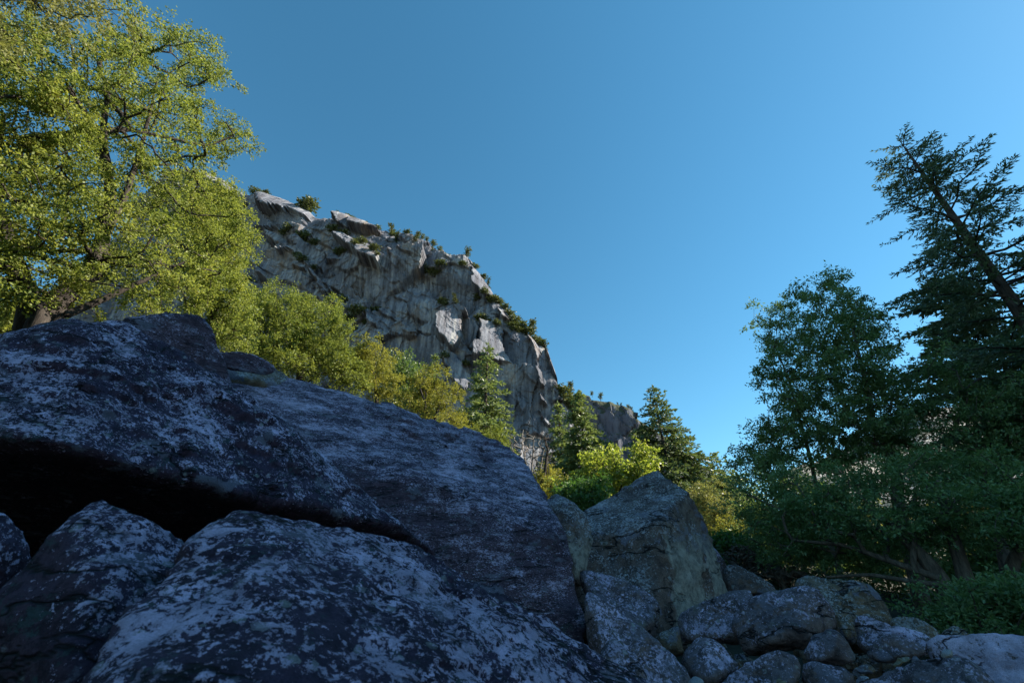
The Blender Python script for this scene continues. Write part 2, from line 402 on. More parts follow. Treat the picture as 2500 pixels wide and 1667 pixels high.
def cells(X, Z, size, seed, gs, gz, step, ang=0.0, asp=1.0, bias=(0, 0)):
    """broken plates: every cell of a jittered lattice is its own tilted plane"""
    ca, sa = math.cos(ang), math.sin(ang)
    U = (X * ca + Z * sa) / size; W = (-X * sa + Z * ca) / (size * asp)
    iu = np.floor(U).astype(np.int64); iw = np.floor(W).astype(np.int64)
    best = np.full(X.shape, 1e9); out = np.zeros(X.shape)
    for du in (-1, 0, 1):
        for dw in (-1, 0, 1):
            a, b = iu + du, iw + dw; zero = np.zeros_like(a)
            cu = a + 0.5 + 0.45 * _h(a, b, zero, seed); cw = b + 0.5 + 0.45 * _h(a, b, zero + 1, seed)
            d = np.abs(U - cu) + np.abs(W - cw) + 0.25 * np.hypot(U - cu, W - cw)
            k = d < best; best = np.where(k, d, best)
            val = (step * _h(a, b, zero + 2, seed) + (bias[0] + gs * _h(a, b, zero + 3, seed)) * (U - cu) * size
                   + (bias[1] + gz * _h(a, b, zero + 4, seed)) * (W - cw) * size * asp)
            out = np.where(k, val, out)
    return out

_sk = np.array([on_wall(*p) for p in SKYLINE])
def crest(X): return np.interp(X, _sk[:, 0], _sk[:, 2])

def relief(X, Z):
    P = np.stack([X * 0.012, Z * 0.012, X * 0], -1)
    wx = X + 5 * fbm(np.stack([X * 0.05, Z * 0.05, X * 0], -1), 3, 3)
    wz = Z + 5 * fbm(np.stack([X * 0.05, Z * 0.05, X * 0 + 9], -1), 3, 4)
    d = 9 * fbm(P, 3, 11)
    d = d + cells(wx, wz, 42, 21, 0.24, 0.24, 3.5, 0.6, 1.5, (0.12, 0.05))
    sx = X + 1.2 * fbm(np.stack([X * 0.12, Z * 0.12, X * 0], -1), 3, 5); sz = Z + 1.2 * fbm(np.stack([X * 0.12, Z * 0.12, X * 0 + 4], -1), 3, 6)
    left = np.clip((5 - X) / 60, 0, 1)                 # diagonal slabs to the left, upright columns to the right
    d = d + left * plates(sx, sz, -0.55, 12, 34, 2.3, 0.20, 0.40, 51, 0.8) + (1 - 0.75 * left) * plates(sx, sz, 1.38, 9, 45, 1.5, 0.08, 0.34, 52, 0.8)
    d = d + left * plates(sx, sz, -0.75, 5.0, 13, 0.9, 0.16, 0.34, 53, 0.6) + (1 - 0.7 * left) * plates(sx, sz, 1.48, 3.4, 17, 0.45, 0.08, 0.30, 54, 0.6)
    d = d + plates(sx, sz, 0.75, 6.5, 20, 0.7, 0.14, 0.26, 55, 0.4)
    for kind, lst in ((0, HOLLOWS), (1, SLABS)):
        for poly, gs, gz, st in lst:
            w = np.array([on_wall(*p) for p in poly]); q = w[:, [0, 2]]; c = q.mean(0)
            lo, hi = q.min(0) - 4, q.max(0) + 4
            bb = (X > lo[0]) & (X < hi[0]) & (Z > lo[1]) & (Z < hi[1])
            if not bb.any(): continue
            jx = X[bb] + 1.1 * fbm(np.stack([X[bb] * 0.25, Z[bb] * 0.25, X[bb] * 0], -1), 3, 7)
            jz = Z[bb] + 1.1 * fbm(np.stack([X[bb] * 0.25, Z[bb] * 0.25, X[bb] * 0 + 5], -1), 3, 8)
            k = inside(q, jx, jz)
            if not k.any(): continue
            dd = d[bb]; base = float(np.median(dd[k])); size = max(hi - lo)
            hw = np.ptp(q, axis=0) / 2
            v = base + st + gs * (X[bb] - c[0]) + gz * (Z[bb] - c[1]) + 0.2 * (dd - base) + (0.5 * min(abs(gs) * hw[0], 7.0) + 0.4 * min(abs(gz) * hw[1], 6.0) if kind else 0)
            d[bb] = np.where(k, v, dd)
    Q = np.stack([X * 0.22, Z * 0.10, X * 0 + 3], -1)
    d = d + 0.22 * fbm(Q, 4, 31, 0.6)
    # joints and cracks
    cr = np.abs(fbm(np.stack([X * 0.09 + Z * 0.03, Z * 0.035, X * 0 + 7], -1), 3, 41))
    d = d - 0.7 * np.exp(-(cr / 0.035) ** 2)
    cr2 = np.abs(fbm(np.stack([X * 0.05 + Z * 0.06, Z * 0.07 - X * 0.04, X * 0 + 2], -1), 3, 44))
    d = d - 0.6 * np.exp(-(cr2 / 0.03) ** 2)
    top = crest(X) - Z
    d = d - 7.0 * np.exp(-np.maximum(top, 0) / 7.0)
    right = np.clip((X + 45) / 75, 0, 1.4)
    d = d - 12 * right ** 2
    return d

def wall_point(px, py):
    p = on_wall(px, py)
    d = float(relief(np.array([p[0]]), np.array([p[2]]))[0])
    return np.array((p[0], p[1] - d, p[2]))

def build_cliff():
    x0, x1 = -420.0, _sk[-1, 0]
    xs = np.concatenate([np.linspace(x0, -190, 60, endpoint=False), np.linspace(-190, x1, 520)])
    rows = 345
    T = np.linspace(0, 1, rows) ** 0.9
    H = crest(xs) + 1.2 * fbm(np.stack([xs * 0.2, xs * 0, xs * 0], -1), 4, 61) + 0.9 * np.abs(fbm(np.stack([xs * 0.05, xs * 0, xs * 0], -1), 2, 62)) - 0.5
    Z0 = 30.0 + 0 * xs
    X = np.repeat(xs[None], rows, 0); Z = Z0[None] + T[:, None] * np.maximum(H - Z0, 4)[None]
    D = relief(X, Z)
    E = np.pad(D, 1, mode='edge')
    D = 0.72 * D + 0.28 * (E[:-2, 1:-1] + E[2:, 1:-1] + E[1:-1, :-2] + E[1:-1, 2:] + 0.7 * (E[:-2, :-2] + E[2:, 2:] + E[:-2, 2:] + E[2:, :-2])) / 6.8
    Y = WC - WN[0] * X - WN[2] * Z - D
    back = []
    for k, (dy, dz) in enumerate([(3, 0.8), (8, 1.0), (16, -1), (35, -14), (80, -60), (160, -160)]):
        yy = Y[-1] + dy + 1.5 * fbm(np.stack([xs * 0.1, xs * 0 + k, xs * 0], -1), 3, 70 + k)
        back.append(np.stack([xs, yy, np.maximum(Z[-1] + dz, 5)], -1))
    V = np.concatenate([np.stack([X, Y, Z], -1), np.array(back)], 0)
    R = V.shape[0]; nx = len(xs); V = V.reshape(-1, 3)
    i = np.arange(R - 1)[:, None] * nx + np.arange(nx - 1)[None]
    Q = np.stack([i, i + 1, i + nx + 1, i + nx], -1).reshape(-1, 4)
    m, n, l = new_mat('cliff_granite')
    geo = n.new('ShaderNodeNewGeometry'); pos = geo.outputs['Position']
    streak = noise(n, l, scaled(n, l, pos, (0.30, 0.05, 0.028)), 1.0, 6, 0.62, 0.3)
    fine = noise(n, l, scaled(n, l, pos, (1.0, 1.0, 0.7)), 0.6, 9, 0.72)
    patch = noise(n, l, pos, 0.03, 5, 0.6)
    c = ramp(n, l, patch, [(0.35, (0.125, 0.134, 0.168)), (0.5, (0.185, 0.195, 0.232)), (0.62, (0.265, 0.27, 0.292))])
    c = mix(n, l, ramp(n, l, streak, [(0.44, g(0)), (0.60, g(0.9))]), c, (0.085, 0.085, 0.10))
    c = mix(n, l, ramp(n, l, noise(n, l, scaled(n, l, pos, (0.09, 0.03, 0.03)), 1.0, 5, 0.6), [(0.56, g(0)), (0.68, g(0.55))]), c, (0.27, 0.205, 0.15))
    c = mix(n, l, ramp(n, l, streak, [(0.30, g(0.8)), (0.42, g(0))]), c, (0.33, 0.325, 0.32))
    c = mix(n, l, 0.6, c, ramp(n, l, fine, [(0.3, g(0.5)), (0.5, g(0.95)), (0.7, g(1.3))]), 'MULTIPLY')
    finish(n, l, c, 0.95, fine, 0.6, 0.5, 0.15)
    tag(link('cliff', mesh_from('cliff', V, Q, mat=m)), kind='structure')
build_cliff()

# ------------------------------------------------------------------ farther ridge, added shade hills and the granite apron
FAR_D = 620.0
FAR_LINE = [(1250, 930), (1330, 950), (1385, 950), (1400, 946), (1419, 934), (1444, 936), (1473, 949), (1483, 955), (1521, 968), (1562, 993), (1578, 1006), (1615, 1030), (1658, 1054),
            (1693, 1092), (1722, 1121), (1770, 1156), (1798, 1182), (1850, 1215), (1950, 1275), (2100, 1340)]
def far_wall(px, py):
    r = ray(px, py); return CAM + r * (FAR_D / r[1])
def build_far():
    sk = np.array([far_wall(*p) for p in FAR_LINE])
    xs = np.linspace(sk[0, 0], sk[-1, 0], 260); H = np.interp(xs, sk[:, 0], sk[:, 2]) + 2.5 * fbm(np.stack([xs * 0.06, xs * 0, xs * 0], -1), 4, 5)
    rows = 120; T = np.linspace(0, 1, rows)
    X = np.repeat(xs[None], rows, 0); Z = 10 + T[:, None] * np.maximum(H - 10, 5)[None]
    D = 14 * fbm(np.stack([X * 0.006, Z * 0.006, X * 0], -1), 3, 8) + cells(X, Z, 55, 3, 0.35, 0.35, 5, 0.7, 1.3, (0.25, 0.1)) + cells(X, Z, 16, 4, 0.3, 0.3, 2, 0.6, 1.8, (0.05, 0)) + 2.2 * fbm(np.stack([X * 0.1, Z * 0.05, X * 0], -1), 4, 9)
    D = D - 16 * np.exp(-(H[None] - Z) / 18)
    Y = FAR_D + 0.25 * (Z - 150) - D
    back = [np.stack([xs, Y[-1] + a, np.maximum(Z[-1] + b, 2)], -1) for a, b in ((8, 1), (30, -6), (120, -60), (300, -250))]
    V = np.concatenate([np.stack([X, Y, Z], -1), np.array(back)], 0); R = V.shape[0]; nx = len(xs)
    i = np.arange(R - 1)[:, None] * nx + np.arange(nx - 1)[None]
    Q = np.stack([i, i + 1, i + nx + 1, i + nx], -1).reshape(-1, 4)
    m, n, l = new_mat('hazed_far_granite')
    geo = n.new('ShaderNodeNewGeometry'); pos = geo.outputs['Position']
    c = ramp(n, l, noise(n, l, scaled(n, l, pos, (0.12, 0.05, 0.03)), 1.0, 7, 0.65), [(0.35, (0.055, 0.06, 0.082)), (0.6, (0.135, 0.14, 0.175))])  # distance haze put into the base colour: darker and bluer
    up = n.new('ShaderNodeSeparateXYZ'); l.new(geo.outputs['Normal'], up.inputs[0])
    veg = math_n(n, l, 'ADD', up.outputs[2], math_n(n, l, 'MULTIPLY', noise(n, l, pos, 0.035, 6, 0.65), 1.1))
    c = mix(n, l, ramp(n, l, veg, [(0.86, g(0)), (0.98, g(0.9))]), c, (0.060, 0.070, 0.040))
    finish(n, l, c, 0.95, noise(n, l, pos, 0.3, 8, 0.7), 0.9, 2.0, 0.1)
    tag(link('mountain', mesh_from('mountain', V.reshape(-1, 3), Q, mat=m)), kind='structure')
build_far()

def build_shade_hills_and_apron():
    """unseen hills added for shade, the right one blocking the sun; granite apron"""
    ys = np.concatenate([np.linspace(-30, 8, 50), np.linspace(9, 62, 90)]); us = np.linspace(0, 1, 40)
    yc = np.array([-30, -16, -8, 18.0, 18.6, 24, 27, 30, 34, 62]); hc = np.array([10, 40, 93, 93, 85, 84, 76, 40, 8, 2])  # crest heights stepped so shade covers the boulders but spares the oaks
    H = np.interp(ys, yc, hc)
    X = []; Z = []
    for u in us:
        if u < 0.7: X.append(58 + 42 * (u / 0.7) + 0 * ys); Z.append(3 + (H - 3) * (u / 0.7) ** 1.25)
        else: X.append(100 + 160 * (u - 0.7) / 0.3 + 0 * ys); Z.append(H * (1 - 0.6 * ((u - 0.7) / 0.3)))
    X = np.array(X); Z = np.array(Z); Y = np.repeat(ys[None], len(us), 0)
    nz = fbm(np.stack([X * 0.05, Y * 0.05, Z * 0.05], -1), 4, 3)
    w = np.clip(1 - np.abs(X - 100) / 8, 0, 1)
    X = X + 4 * nz * (1 - w); Z = Z + 1.2 * nz
    V = np.stack([X, Y, Z], -1).reshape(-1, 3); nx = len(ys)
    i = np.arange(len(us) - 1)[:, None] * nx + np.arange(nx - 1)[None]
    Q = np.stack([i, i + 1, i + nx + 1, i + nx], -1).reshape(-1, 4)
    m, n, l = new_mat('shade_hill_floor')
    geo = n.new('ShaderNodeNewGeometry'); f = noise(n, l, geo.outputs['Position'], 0.25, 9, 0.7)
    finish(n, l, ramp(n, l, f, [(0.35, (0.02, 0.026, 0.014)), (0.55, (0.05, 0.055, 0.03)), (0.7, (0.13, 0.12, 0.11))]), 0.95, f, 1, 1.0)
    tag(link('shade_hill', mesh_from('shade_hill', V, Q, mat=m, smooth=True)), kind='structure')
    xs = np.linspace(-220, 120, 70); us = np.linspace(0, 1, 26); X, U = np.meshgrid(xs, us)  # low unseen hill added behind the camera to dim the skylight
    Y = -40 - 95 * U; Z = 1 + 18 * U ** 1.1
    nz = fbm(np.stack([X * 0.06, Y * 0.06, Z * 0.06], -1), 4, 13); Z = Z + 4 * nz; Y = Y + 3 * nz
    i2 = np.arange(len(us) - 1)[:, None] * len(xs) + np.arange(len(xs) - 1)[None]
    tag(link('shade_hill', mesh_from('shade_hill', np.stack([X, Y, Z], -1).reshape(-1, 3), np.stack([i2, i2 + 1, i2 + len(xs) + 1, i2 + len(xs)], -1).reshape(-1, 4), mat=m, smooth=True)), kind='structure')
    # pale sunlit granite apron far up the valley on the right
    us = np.linspace(0, 1, 50); vs_ = np.linspace(0, 1, 90)
    U, W = np.meshgrid(us, vs_)
    az = np.radians(30 + 34 * W); d = 170 + 170 * U
    X = d * np.sin(az); Y = d * np.cos(az); Z = 6 + 95 * U * (0.75 + 0.25 * np.sin(3 * W))
    Z = Z + 5 * fbm(np.stack([X * 0.03, Y * 0.03, X * 0], -1), 4, 9)
    V = np.stack([X, Y, Z], -1).reshape(-1, 3); nx = len(us)
    i = np.arange(len(vs_) - 1)[:, None] * nx + np.arange(nx - 1)[None]
    Q = np.stack([i, i + nx, i + nx + 1, i + 1], -1).reshape(-1, 4)
    m, n, l = new_mat('apron_granite')
    geo = n.new('ShaderNodeNewGeometry'); f = noise(n, l, geo.outputs['Position'], 0.08, 9, 0.7)
    finish(n, l, ramp(n, l, f, [(0.4, (0.10, 0.11, 0.06)), (0.52, (0.36, 0.33, 0.29)), (0.7, (0.48, 0.45, 0.41))]), 0.95, f, 0.8, 1.0)
    tag(link('granite_slope', mesh_from('granite_slope', V, Q, mat=m, smooth=True)), kind='structure')
build_shade_hills_and_apron()

# ------------------------------------------------------------------ boulders
_ico = {}
def ico(sub):
    if sub not in _ico:
        bm = bmesh.new(); bmesh.ops.create_icosphere(bm, subdivisions=sub, radius=1)
        bm.verts.ensure_lookup_table()
        V = np.array([v.co[:] for v in bm.verts]); T = np.array([[v.index for v in f.verts] for f in bm.faces]); bm.free()
        _ico[sub] = (nrm(V), T)
    return _ico[sub]

def boulder(name, label, cat, outline, dist, thick, mat, cuts=(), sub=6, p=11, seed=0, bt=48, bs=32, bb=18, amp=0.05, chips=6, group=None, grow=1.0, push=None, big=0.0, spall=1.0):
    rng = np.random.default_rng(seed + 101)
    pts = [at(o[0], o[1], o[2] if len(o) > 2 else dist) for o in outline]
    n_ = len(pts)
    dense = np.concatenate([[pts[i] + (pts[(i + 1) % n_] - pts[i]) * t for t in np.linspace(0, 1, 8, endpoint=False)] for i in range(n_)])
    L = np.linalg.norm(np.roll(dense, -1, 0) - dense, axis=1); c = (dense * L[:, None]).sum(0) / L.sum()
    w = nrm(c - CAM); N = []; Hh = []; tgt = []; who = []
    if push is None: push = 0.42 * thick if len(cuts) else 0.0
    c = c + w * push; ext = float(np.ptp(dense, axis=0).max())
    def plane(nn, q):
        h = float(nn @ (q - c))
        if h > 0.02 * ext: N.append(nn); Hh.append(h)
    for i in range(n_):
        a, b = pts[i], pts[(i + 1) % n_]
        mvec = nrm(np.cross(a - CAM, b - CAM))
        if mvec @ (c - a) > 0: mvec = -mvec
        e = nrm(b - a); q = nrm(np.cross(mvec, e))
        if q @ w < 0: q = -q
        bf = math.radians(bt if mvec[2] > 0.35 else (bb if mvec[2] < -0.35 else bs))
        bk = math.radians(35)
        k0 = len(N)
        plane(nrm(mvec * math.cos(bf) - q * math.sin(bf)), a); plane(nrm(mvec * math.cos(bk) + q * math.sin(bk)), a)
        tgt.append((a + b) / 2 - c); who.append(range(k0, len(N)))
    plane(nrm(-w + rng.normal(0, 0.10, 3)), c - w * (thick * 0.5 if not len(cuts) else push + thick)); plane(w, c + w * thick * 0.5)
    for cut in cuts:
        q = [at(*x) for x in cut]; nn = nrm(np.cross(q[1] - q[0], q[2] - q[0]))
        if nn @ (q[0] - c) < 0: nn = -nn
        plane(nn, q[0])
    N = np.array(N); Hh = np.array(Hh)
    D, T = ico(sub)
    def rho(Dd):
        k = np.maximum(Dd @ N.T / Hh, 1e-6); return (k ** p).sum(1) ** (-1.0 / p)
    tgt = np.array(tgt); tl = np.linalg.norm(tgt, axis=1); td = tgt / tl[:, None]
    for _ in range(12):                             # let the rounded body reach the outline
        rt = tl / rho(td)
        for i in range(n_):
            for k in who[i]: Hh[k] *= min(1.15, max(0.9, rt[i])) ** 0.6
    for _ in range(chips):
        nn = nrm(rng.normal(0, 1, 3)); r0 = rho(D)
        s = float(((D * r0[:, None]) @ nn).max())
        if abs(nn @ w) < 0.25 and cuts: continue
        N = np.vstack([N, nn]); Hh = np.append(Hh, s * rng.uniform(0.94, 0.985))
    r = rho(D) * grow
    P = D * r[:, None]; size = float(np.percentile(r, 60)); W = P + c
    P = P + D * (size * amp * (fbm(W * (1.3 / size) + seed * 3.7, 4, seed, 0.55)))[:, None]
    if big: P = P + D * (big * vnoise(W * 0.7 + seed, seed))[:, None]
    P = P + D * (0.030 * fbm(W * 2.6 + seed, 4, seed + 9, 0.6))[:, None]
    sp = fbm(W * (2.2 / max(size, 0.6)) + 31 + seed, 4, seed + 20, 0.6); sp2 = fbm(W * (4.6 / max(size, 0.6)) + 11 + seed, 4, seed + 25, 0.6)
    P = P - D * (spall * size * (0.030 * np.clip((sp - 0.28) / 0.07, 0, 1) + 0.016 * np.clip((sp2 - 0.3) / 0.07, 0, 1)))[:, None]
    if sub >= 7: P = P + D * (0.012 * fbm(W * 11 + seed, 3, seed + 4, 0.6))[:, None]
    base = P[:, 2].min()
    loc = c + np.array((0, 0, base)); P = P - np.array((0, 0, base))
    o = link(name, mesh_from(name, P, T=T, mat=MR[mat], smooth=True), loc=loc)
    return tag(o, label, cat, group)

def za(a): return [(x / 2.613, 700 + y / 2.613) for x, y in a]
def zc(a): return [(1400 + x / 3.76, 1250 + y / 3.76) for x, y in a]
def zd(a): return [(1900 + x / 3.76, 1250 + y / 3.76) for x, y in a]

# the great slab on the left, its dark overhanging underside, and the block behind it
boulder('boulder', 'huge dark speckled slab boulder at the left, overhanging a black hollow', 'boulder',
    [(-700, 900), (-420, 815), (-200, 800), (60, 793), (150, 788), (205, 764), (262, 755), (300, 772), (335, 800), (497, 873), (597, 960), (765, 1073), (900, 1190), (1020, 1277), (1010, 1500), (700, 1800), (-500, 1800), (-800, 1300)],
    6.4, 6.0, 'slab', cuts=[[(60, 790, 6.4), (262, 752, 6.4), (203, 1046, 4.6)], [(262, 754, 6.4), (497, 870, 6.3), (330, 1085, 4.75)], [(497, 872, 6.3), (900, 1188, 6.3), (560, 1203, 5.05)], [(0, 1021, 4.55), (560, 1205, 5.05), (300, 1330, 7.4)], [(560, 1205, 5.05), (1012, 1277, 6.1), (760, 1420, 7.6)]], sub=7, p=30, seed=3, bt=2, bs=4, bb=2, amp=0.012, chips=0, big=0.07, push=1.6)
boulder('boulder', 'blocky boulder with a square right shoulder behind the huge slab', 'boulder',
    [(250, 830), (300, 785), (350, 772), (430, 762), (485, 767), (513, 790), (524, 820), (553, 868), (560, 950), (300, 950)], 8.2, 2.4, 'grey', sub=6, p=30, seed=7, bt=55, amp=0.015, chips=0)
boulder('boulder', 'long sloping grey boulder running down behind the huge slab', 'boulder',
    [(596, 962, 8.6), (622, 930, 9.2), (655, 905, 9.4), (700, 893, 9.6), (776, 930, 9.7), (914, 983, 9.8), (1004, 1006, 9.8), (1127, 1047, 9.6), (1244, 1116, 9.2), (1307, 1182, 8.8), (1360, 1267, 8.4), (1394, 1352, 8.0), (1437, 1458, 7.7), (1480, 1610, 7.3), (1490, 1800, 7.0), (1000, 1700, 7.2), (800, 1250, 7.8), (600, 1000, 8.3)],
    8.5, 5.5, 'grey', cuts=[[(776, 929, 9.7), (1004, 1003, 9.8), (981, 1151, 7.6)], [(1004, 1003, 9.8), (1246, 1115, 9.2), (1180, 1228, 7.5)],  [(981, 1151, 7.6), (1252, 1246, 7.5), (1170, 1450, 7.0)], [(620, 975, 8.0), (981, 1155, 7.6), (900, 1240, 7.4)], [(1252, 1246, 7.5), (1330, 1230, 8.2), (1440, 1560, 7.1)]],
    sub=6, p=36, seed=9, bt=2, bs=4, amp=0.010, chips=0, big=0.06)
boulder('boulder', 'low slab over a small dark hollow between the huge slab and the sloping boulder', 'boulder',
    [(490, 878), (505, 866), (552, 860), (590, 861), (635, 872), (668, 890), (676, 908), (640, 914), (590, 907), (530, 896)], 9.0, 2.2, 'grey', sub=5, p=22, seed=81, bt=62, bb=8, chips=0, amp=0.012)
boulder('boulder', 'brown rock added behind the small hollow beside the huge slab to darken it', 'boulder',
    [(470, 850), (560, 866), (640, 890), (720, 920), (740, 1010), (600, 1060), (480, 1010)], 10.3, 1.2, 'rust', sub=5, p=14, seed=83, bt=20)  # added to close off the hollow so the gap stays dark
boulder('boulder', 'broad white blotched boulder filling the bottom foreground', 'boulder',
    [(300, 1440, 2.3), (463, 1327, 2.6), (589, 1266, 2.8), (651, 1241, 2.9), (727, 1252, 2.95), (804, 1280, 3.0), (901, 1292, 3.1), (981, 1308, 3.1), (1053, 1342, 3.15), (1118, 1374, 3.2), (1182, 1415, 3.2), (1270, 1473, 3.2), (1342, 1514, 3.2), (1415, 1566, 3.2), (1487, 1612, 3.2), (1560, 1660, 3.2), (1750, 1800, 3.1), (1700, 2300, 2.6), (900, 2700, 2.0), (100, 2500, 2.0), (120, 1750, 2.1)],
    2.7, 2.4, 'near', cuts=[[(651, 1239, 2.9), (901, 1289, 3.1), (650, 1640, 1.75)], [(901, 1290, 3.1), (1182, 1413, 3.2), (1010, 1667, 1.8)], [(1182, 1414, 3.2), (1487, 1611, 3.2), (1260, 1680, 2.3)], [(463, 1327, 2.6), (651, 1245, 2.9), (330, 1667, 1.8)]], sub=7, p=26, seed=11, bt=12, bs=20, amp=0.012, chips=0, big=0.02)
boulder('boulder', 'pointed dim boulder under the overhang at the lower left', 'boulder',
    [(-80, 1540), (8, 1446), (96, 1338), (165, 1266), (225, 1215), (260, 1198), (300, 1203), (337, 1234), (364, 1268), (459, 1326), (560, 1420), (600, 1800), (300, 2100), (-100, 2000)], 3.5, 2.2, 'near', sub=6, p=20, seed=13, bt=35, amp=0.02, chips=0,
    cuts=[[(262, 1200, 3.5), (180, 1400, 2.8), (340, 1500, 2.7)]])
boulder('boulder', 'small bluish boulder cut by the left edge of the view', 'boulder',
    [(-260, 1300), (-120, 1215), (0, 1236), (28, 1248), (52, 1292), (68, 1345), (40, 1500), (-150, 1650)], 3.9, 1.2, 'near', sub=6, p=12, seed=15, bt=40)

# the square block in the middle and the piece behind it
boulder('boulder', 'tall angular brown block with a pale broken face on its right', 'boulder',
    [(1405, 1260, 13.2), (1460, 1220, 13.4), (1514, 1188, 13.7), (1588, 1161, 14), (1613, 1163, 14), (1648, 1190, 13.8), (1689, 1220, 13.4), (1708, 1250, 13.2), (1733, 1315, 13), (1772, 1378, 13), (1784, 1415, 13), (1775, 1560, 12.6), (1640, 1620, 12.2), (1420, 1560, 12.2), (1385, 1400, 12.8)],
    13, 4.6, 'brown', cuts=[[(1460, 1228, 13.4), (1610, 1170, 14), (1610, 1272, 11.9)], [(1400, 1290, 12.2), (1612, 1275, 11.9), (1570, 1420, 11.5)], [(1612, 1272, 11.9), (1690, 1225, 13.3), (1640, 1500, 11.5)]],
    sub=6, p=30, seed=17, bt=2, bs=5, amp=0.022, chips=0, big=0.08)
boulder('boulder', 'small grey block wedged between the sloping boulder and the brown block', 'boulder',
    [(1325, 1240), (1340, 1215), (1365, 1208), (1390, 1206), (1425, 1238), (1460, 1300), (1460, 1440), (1340, 1440)], 12.2, 1.8, 'brown', sub=5, p=12, seed=19, bt=45)

B = lambda label, outl, dist, th, mat='round', **kw: boulder('boulder', label, 'boulder', outl, dist, th, mat, **kw)
B('rounded dark boulder in front of the pale broken face', zc([(30,520),(60,505),(250,565),(480,598),(650,715),(800,815),(835,890),(812,1100),(700,1250),(300,1100),(100,800)]), 9.6, 2.0, sub=5, seed=21, bt=50)
B('long boulder sloping down to the bottom edge beside the foreground one', zc([(60,640),(130,685),(400,895),(700,1075),(850,1180),(965,1300),(1040,1450),(1090,1620),(1000,1900),(400,1900),(150,1300)]), 7.6, 2.4, sub=6, seed=23, bt=52, p=14)
B('low pointed boulder tucked under the long sloping one', zc([(200,1250),(290,1125),(390,1115),(470,1220),(600,1400),(720,1540),(740,1800),(250,1800)]), 6.6, 1.3, sub=5, seed=25, bt=40)
B('squarish boulder standing left of the biggest round one', zc([(945,890),(1000,858),(1250,790),(1440,700),(1650,690),(1720,760),(1600,1200),(1380,1230),(1050,1215),(975,1180)]), 9.4, 1.9, sub=5, seed=27, bt=55, p=14)
B('biggest rounded boulder of the lower right pile, blotched with white', zc([(1370,1190),(1420,1000),(1500,855),(1700,740),(1980,640),(2130,640),(2256,715),(2330,820),(2400,930),(2440,1050),(2250,1200),(1950,1265),(1700,1310),(1480,1320)]), 9.0, 2.6, sub=6, seed=29, bt=52, p=12)
B('triangular boulder with greenish blotches at the front of the pile', zc([(950,1320),(1080,1165),(1160,1100),(1210,1095),(1285,1125),(1400,1250),(1540,1395),(1450,1560),(1300,1700),(1000,1640)]), 8.0, 1.2, sub=5, seed=31, bt=42)
B('flat bluish boulder lying at the bottom edge below the biggest round one', zc([(1280,1580),(1420,1470),(1560,1400),(1720,1320),(1840,1265),(2030,1295),(2095,1370),(2085,1450),(2060,1620),(1900,1750),(1350,1750)]), 7.7, 1.5, sub=6, seed=33, bt=60)
B('domed boulder between the biggest round one and the two light stones', zd([(215,1300),(235,1220),(300,1130),(400,1075),(480,1055),(560,1075),(640,1190),(765,1310),(690,1385),(480,1400),(280,1395)]), 8.3, 1.3, sub=5, seed=35, bt=50)
B('low flat stone lying below the domed boulder', zd([(205,1480),(215,1410),(280,1390),(450,1400),(600,1430),(710,1480),(715,1600),(600,1680),(230,1660)]), 7.9, 0.9, sub=5, seed=37, bt=62)
B('pale topped wedge boulder above the tan stone', zd([(765,1290),(850,1190),(940,1110),(1050,1100),(1220,1150),(1265,1165),(1440,1275),(1300,1370),(1120,1390),(900,1390)]), 8.6, 1.5, sub=5, seed=39, bt=58)
B('brown fronted boulder behind the pale topped wedge boulder', zd([(660,1120),(690,1030),(755,950),(880,938),(1000,985),(1250,1095),(1420,1150),(1430,1300),(900,1350),(700,1250)]), 9.5, 1.6, 'round', sub=5, seed=41, bt=50)
B('long rusty brown boulder at the top of the lower right pile', zd([(130,660),(160,610),(210,575),(320,558),(450,575),(600,608),(800,668),(900,740),(960,810),(1040,900),(1080,1000),(1000,1250),(700,1300),(400,1200),(250,900)]), 11.0, 2.4, 'rust', sub=6, seed=43, bt=48)
B('low dark boulder trailing right from the rusty brown boulder', zd([(1000,960),(1100,938),(1250,968),(1450,1080),(1520,1150),(1400,1250),(1050,1150)]), 10.6, 1.2, 'rust', sub=5, seed=45)
B('small dark stone in front of the shaded bushes', zd([(1480,1110),(1530,1060),(1580,1020),(1640,1030),(1750,1100),(1780,1200),(1500,1220)]), 11.2, 0.8, 'rust', sub=5, seed=47)
B('broad flat topped pale boulder at the right edge', zd([(1330,1220),(1380,1150),(1600,1128),(1900,1112),(2256,1120),(2700,1160),(2900,1500),(2800,1900),(1800,1900),(1430,1500)]), 8.8, 3.2, 'flat', sub=6, seed=49, bt=66, p=16, chips=2)
B('large speckled boulder in the bottom right corner', zd([(650,1600),(850,1510),(1000,1460),(1250,1380),(1450,1315),(1650,1298),(1830,1302),(1930,1370),(2000,1480),(2060,1640),(2100,1900),(700,1900)]), 6.9, 2.0, sub=6, seed=51, bt=52, p=13)
S_ = lambda label, outl, dist, th, mat, **kw: boulder('stone', label, 'stone', outl, dist, th, mat, sub=5, **kw)
S_('tan angular stone wedged under the pale topped wedge boulder', zd([(1030,1420),(1060,1330),(1090,1288),(1200,1298),(1245,1340),(1225,1390),(1120,1430)]), 7.9, 0.45, 'tan', seed=53, p=16)
S_('dull brown stone lying left of the tan angular stone', zd([(660,1440),(720,1390),(780,1368),(860,1388),(915,1460),(860,1500),(740,1510)]), 8.0, 0.5, 'rust', seed=55)
S_('tiny pale stone touching the right side of the tan one', zd([(1238,1380),(1245,1345),(1262,1340),(1275,1365),(1262,1385)]), 7.8, 0.12, 'pale', seed=57)
S_('pale flat stone in the gap at the bottom edge', zd([(690,1545),(730,1500),(800,1500),(845,1515),(800,1560),(700,1590)]), 7.4, 0.3, 'pale', seed=59)
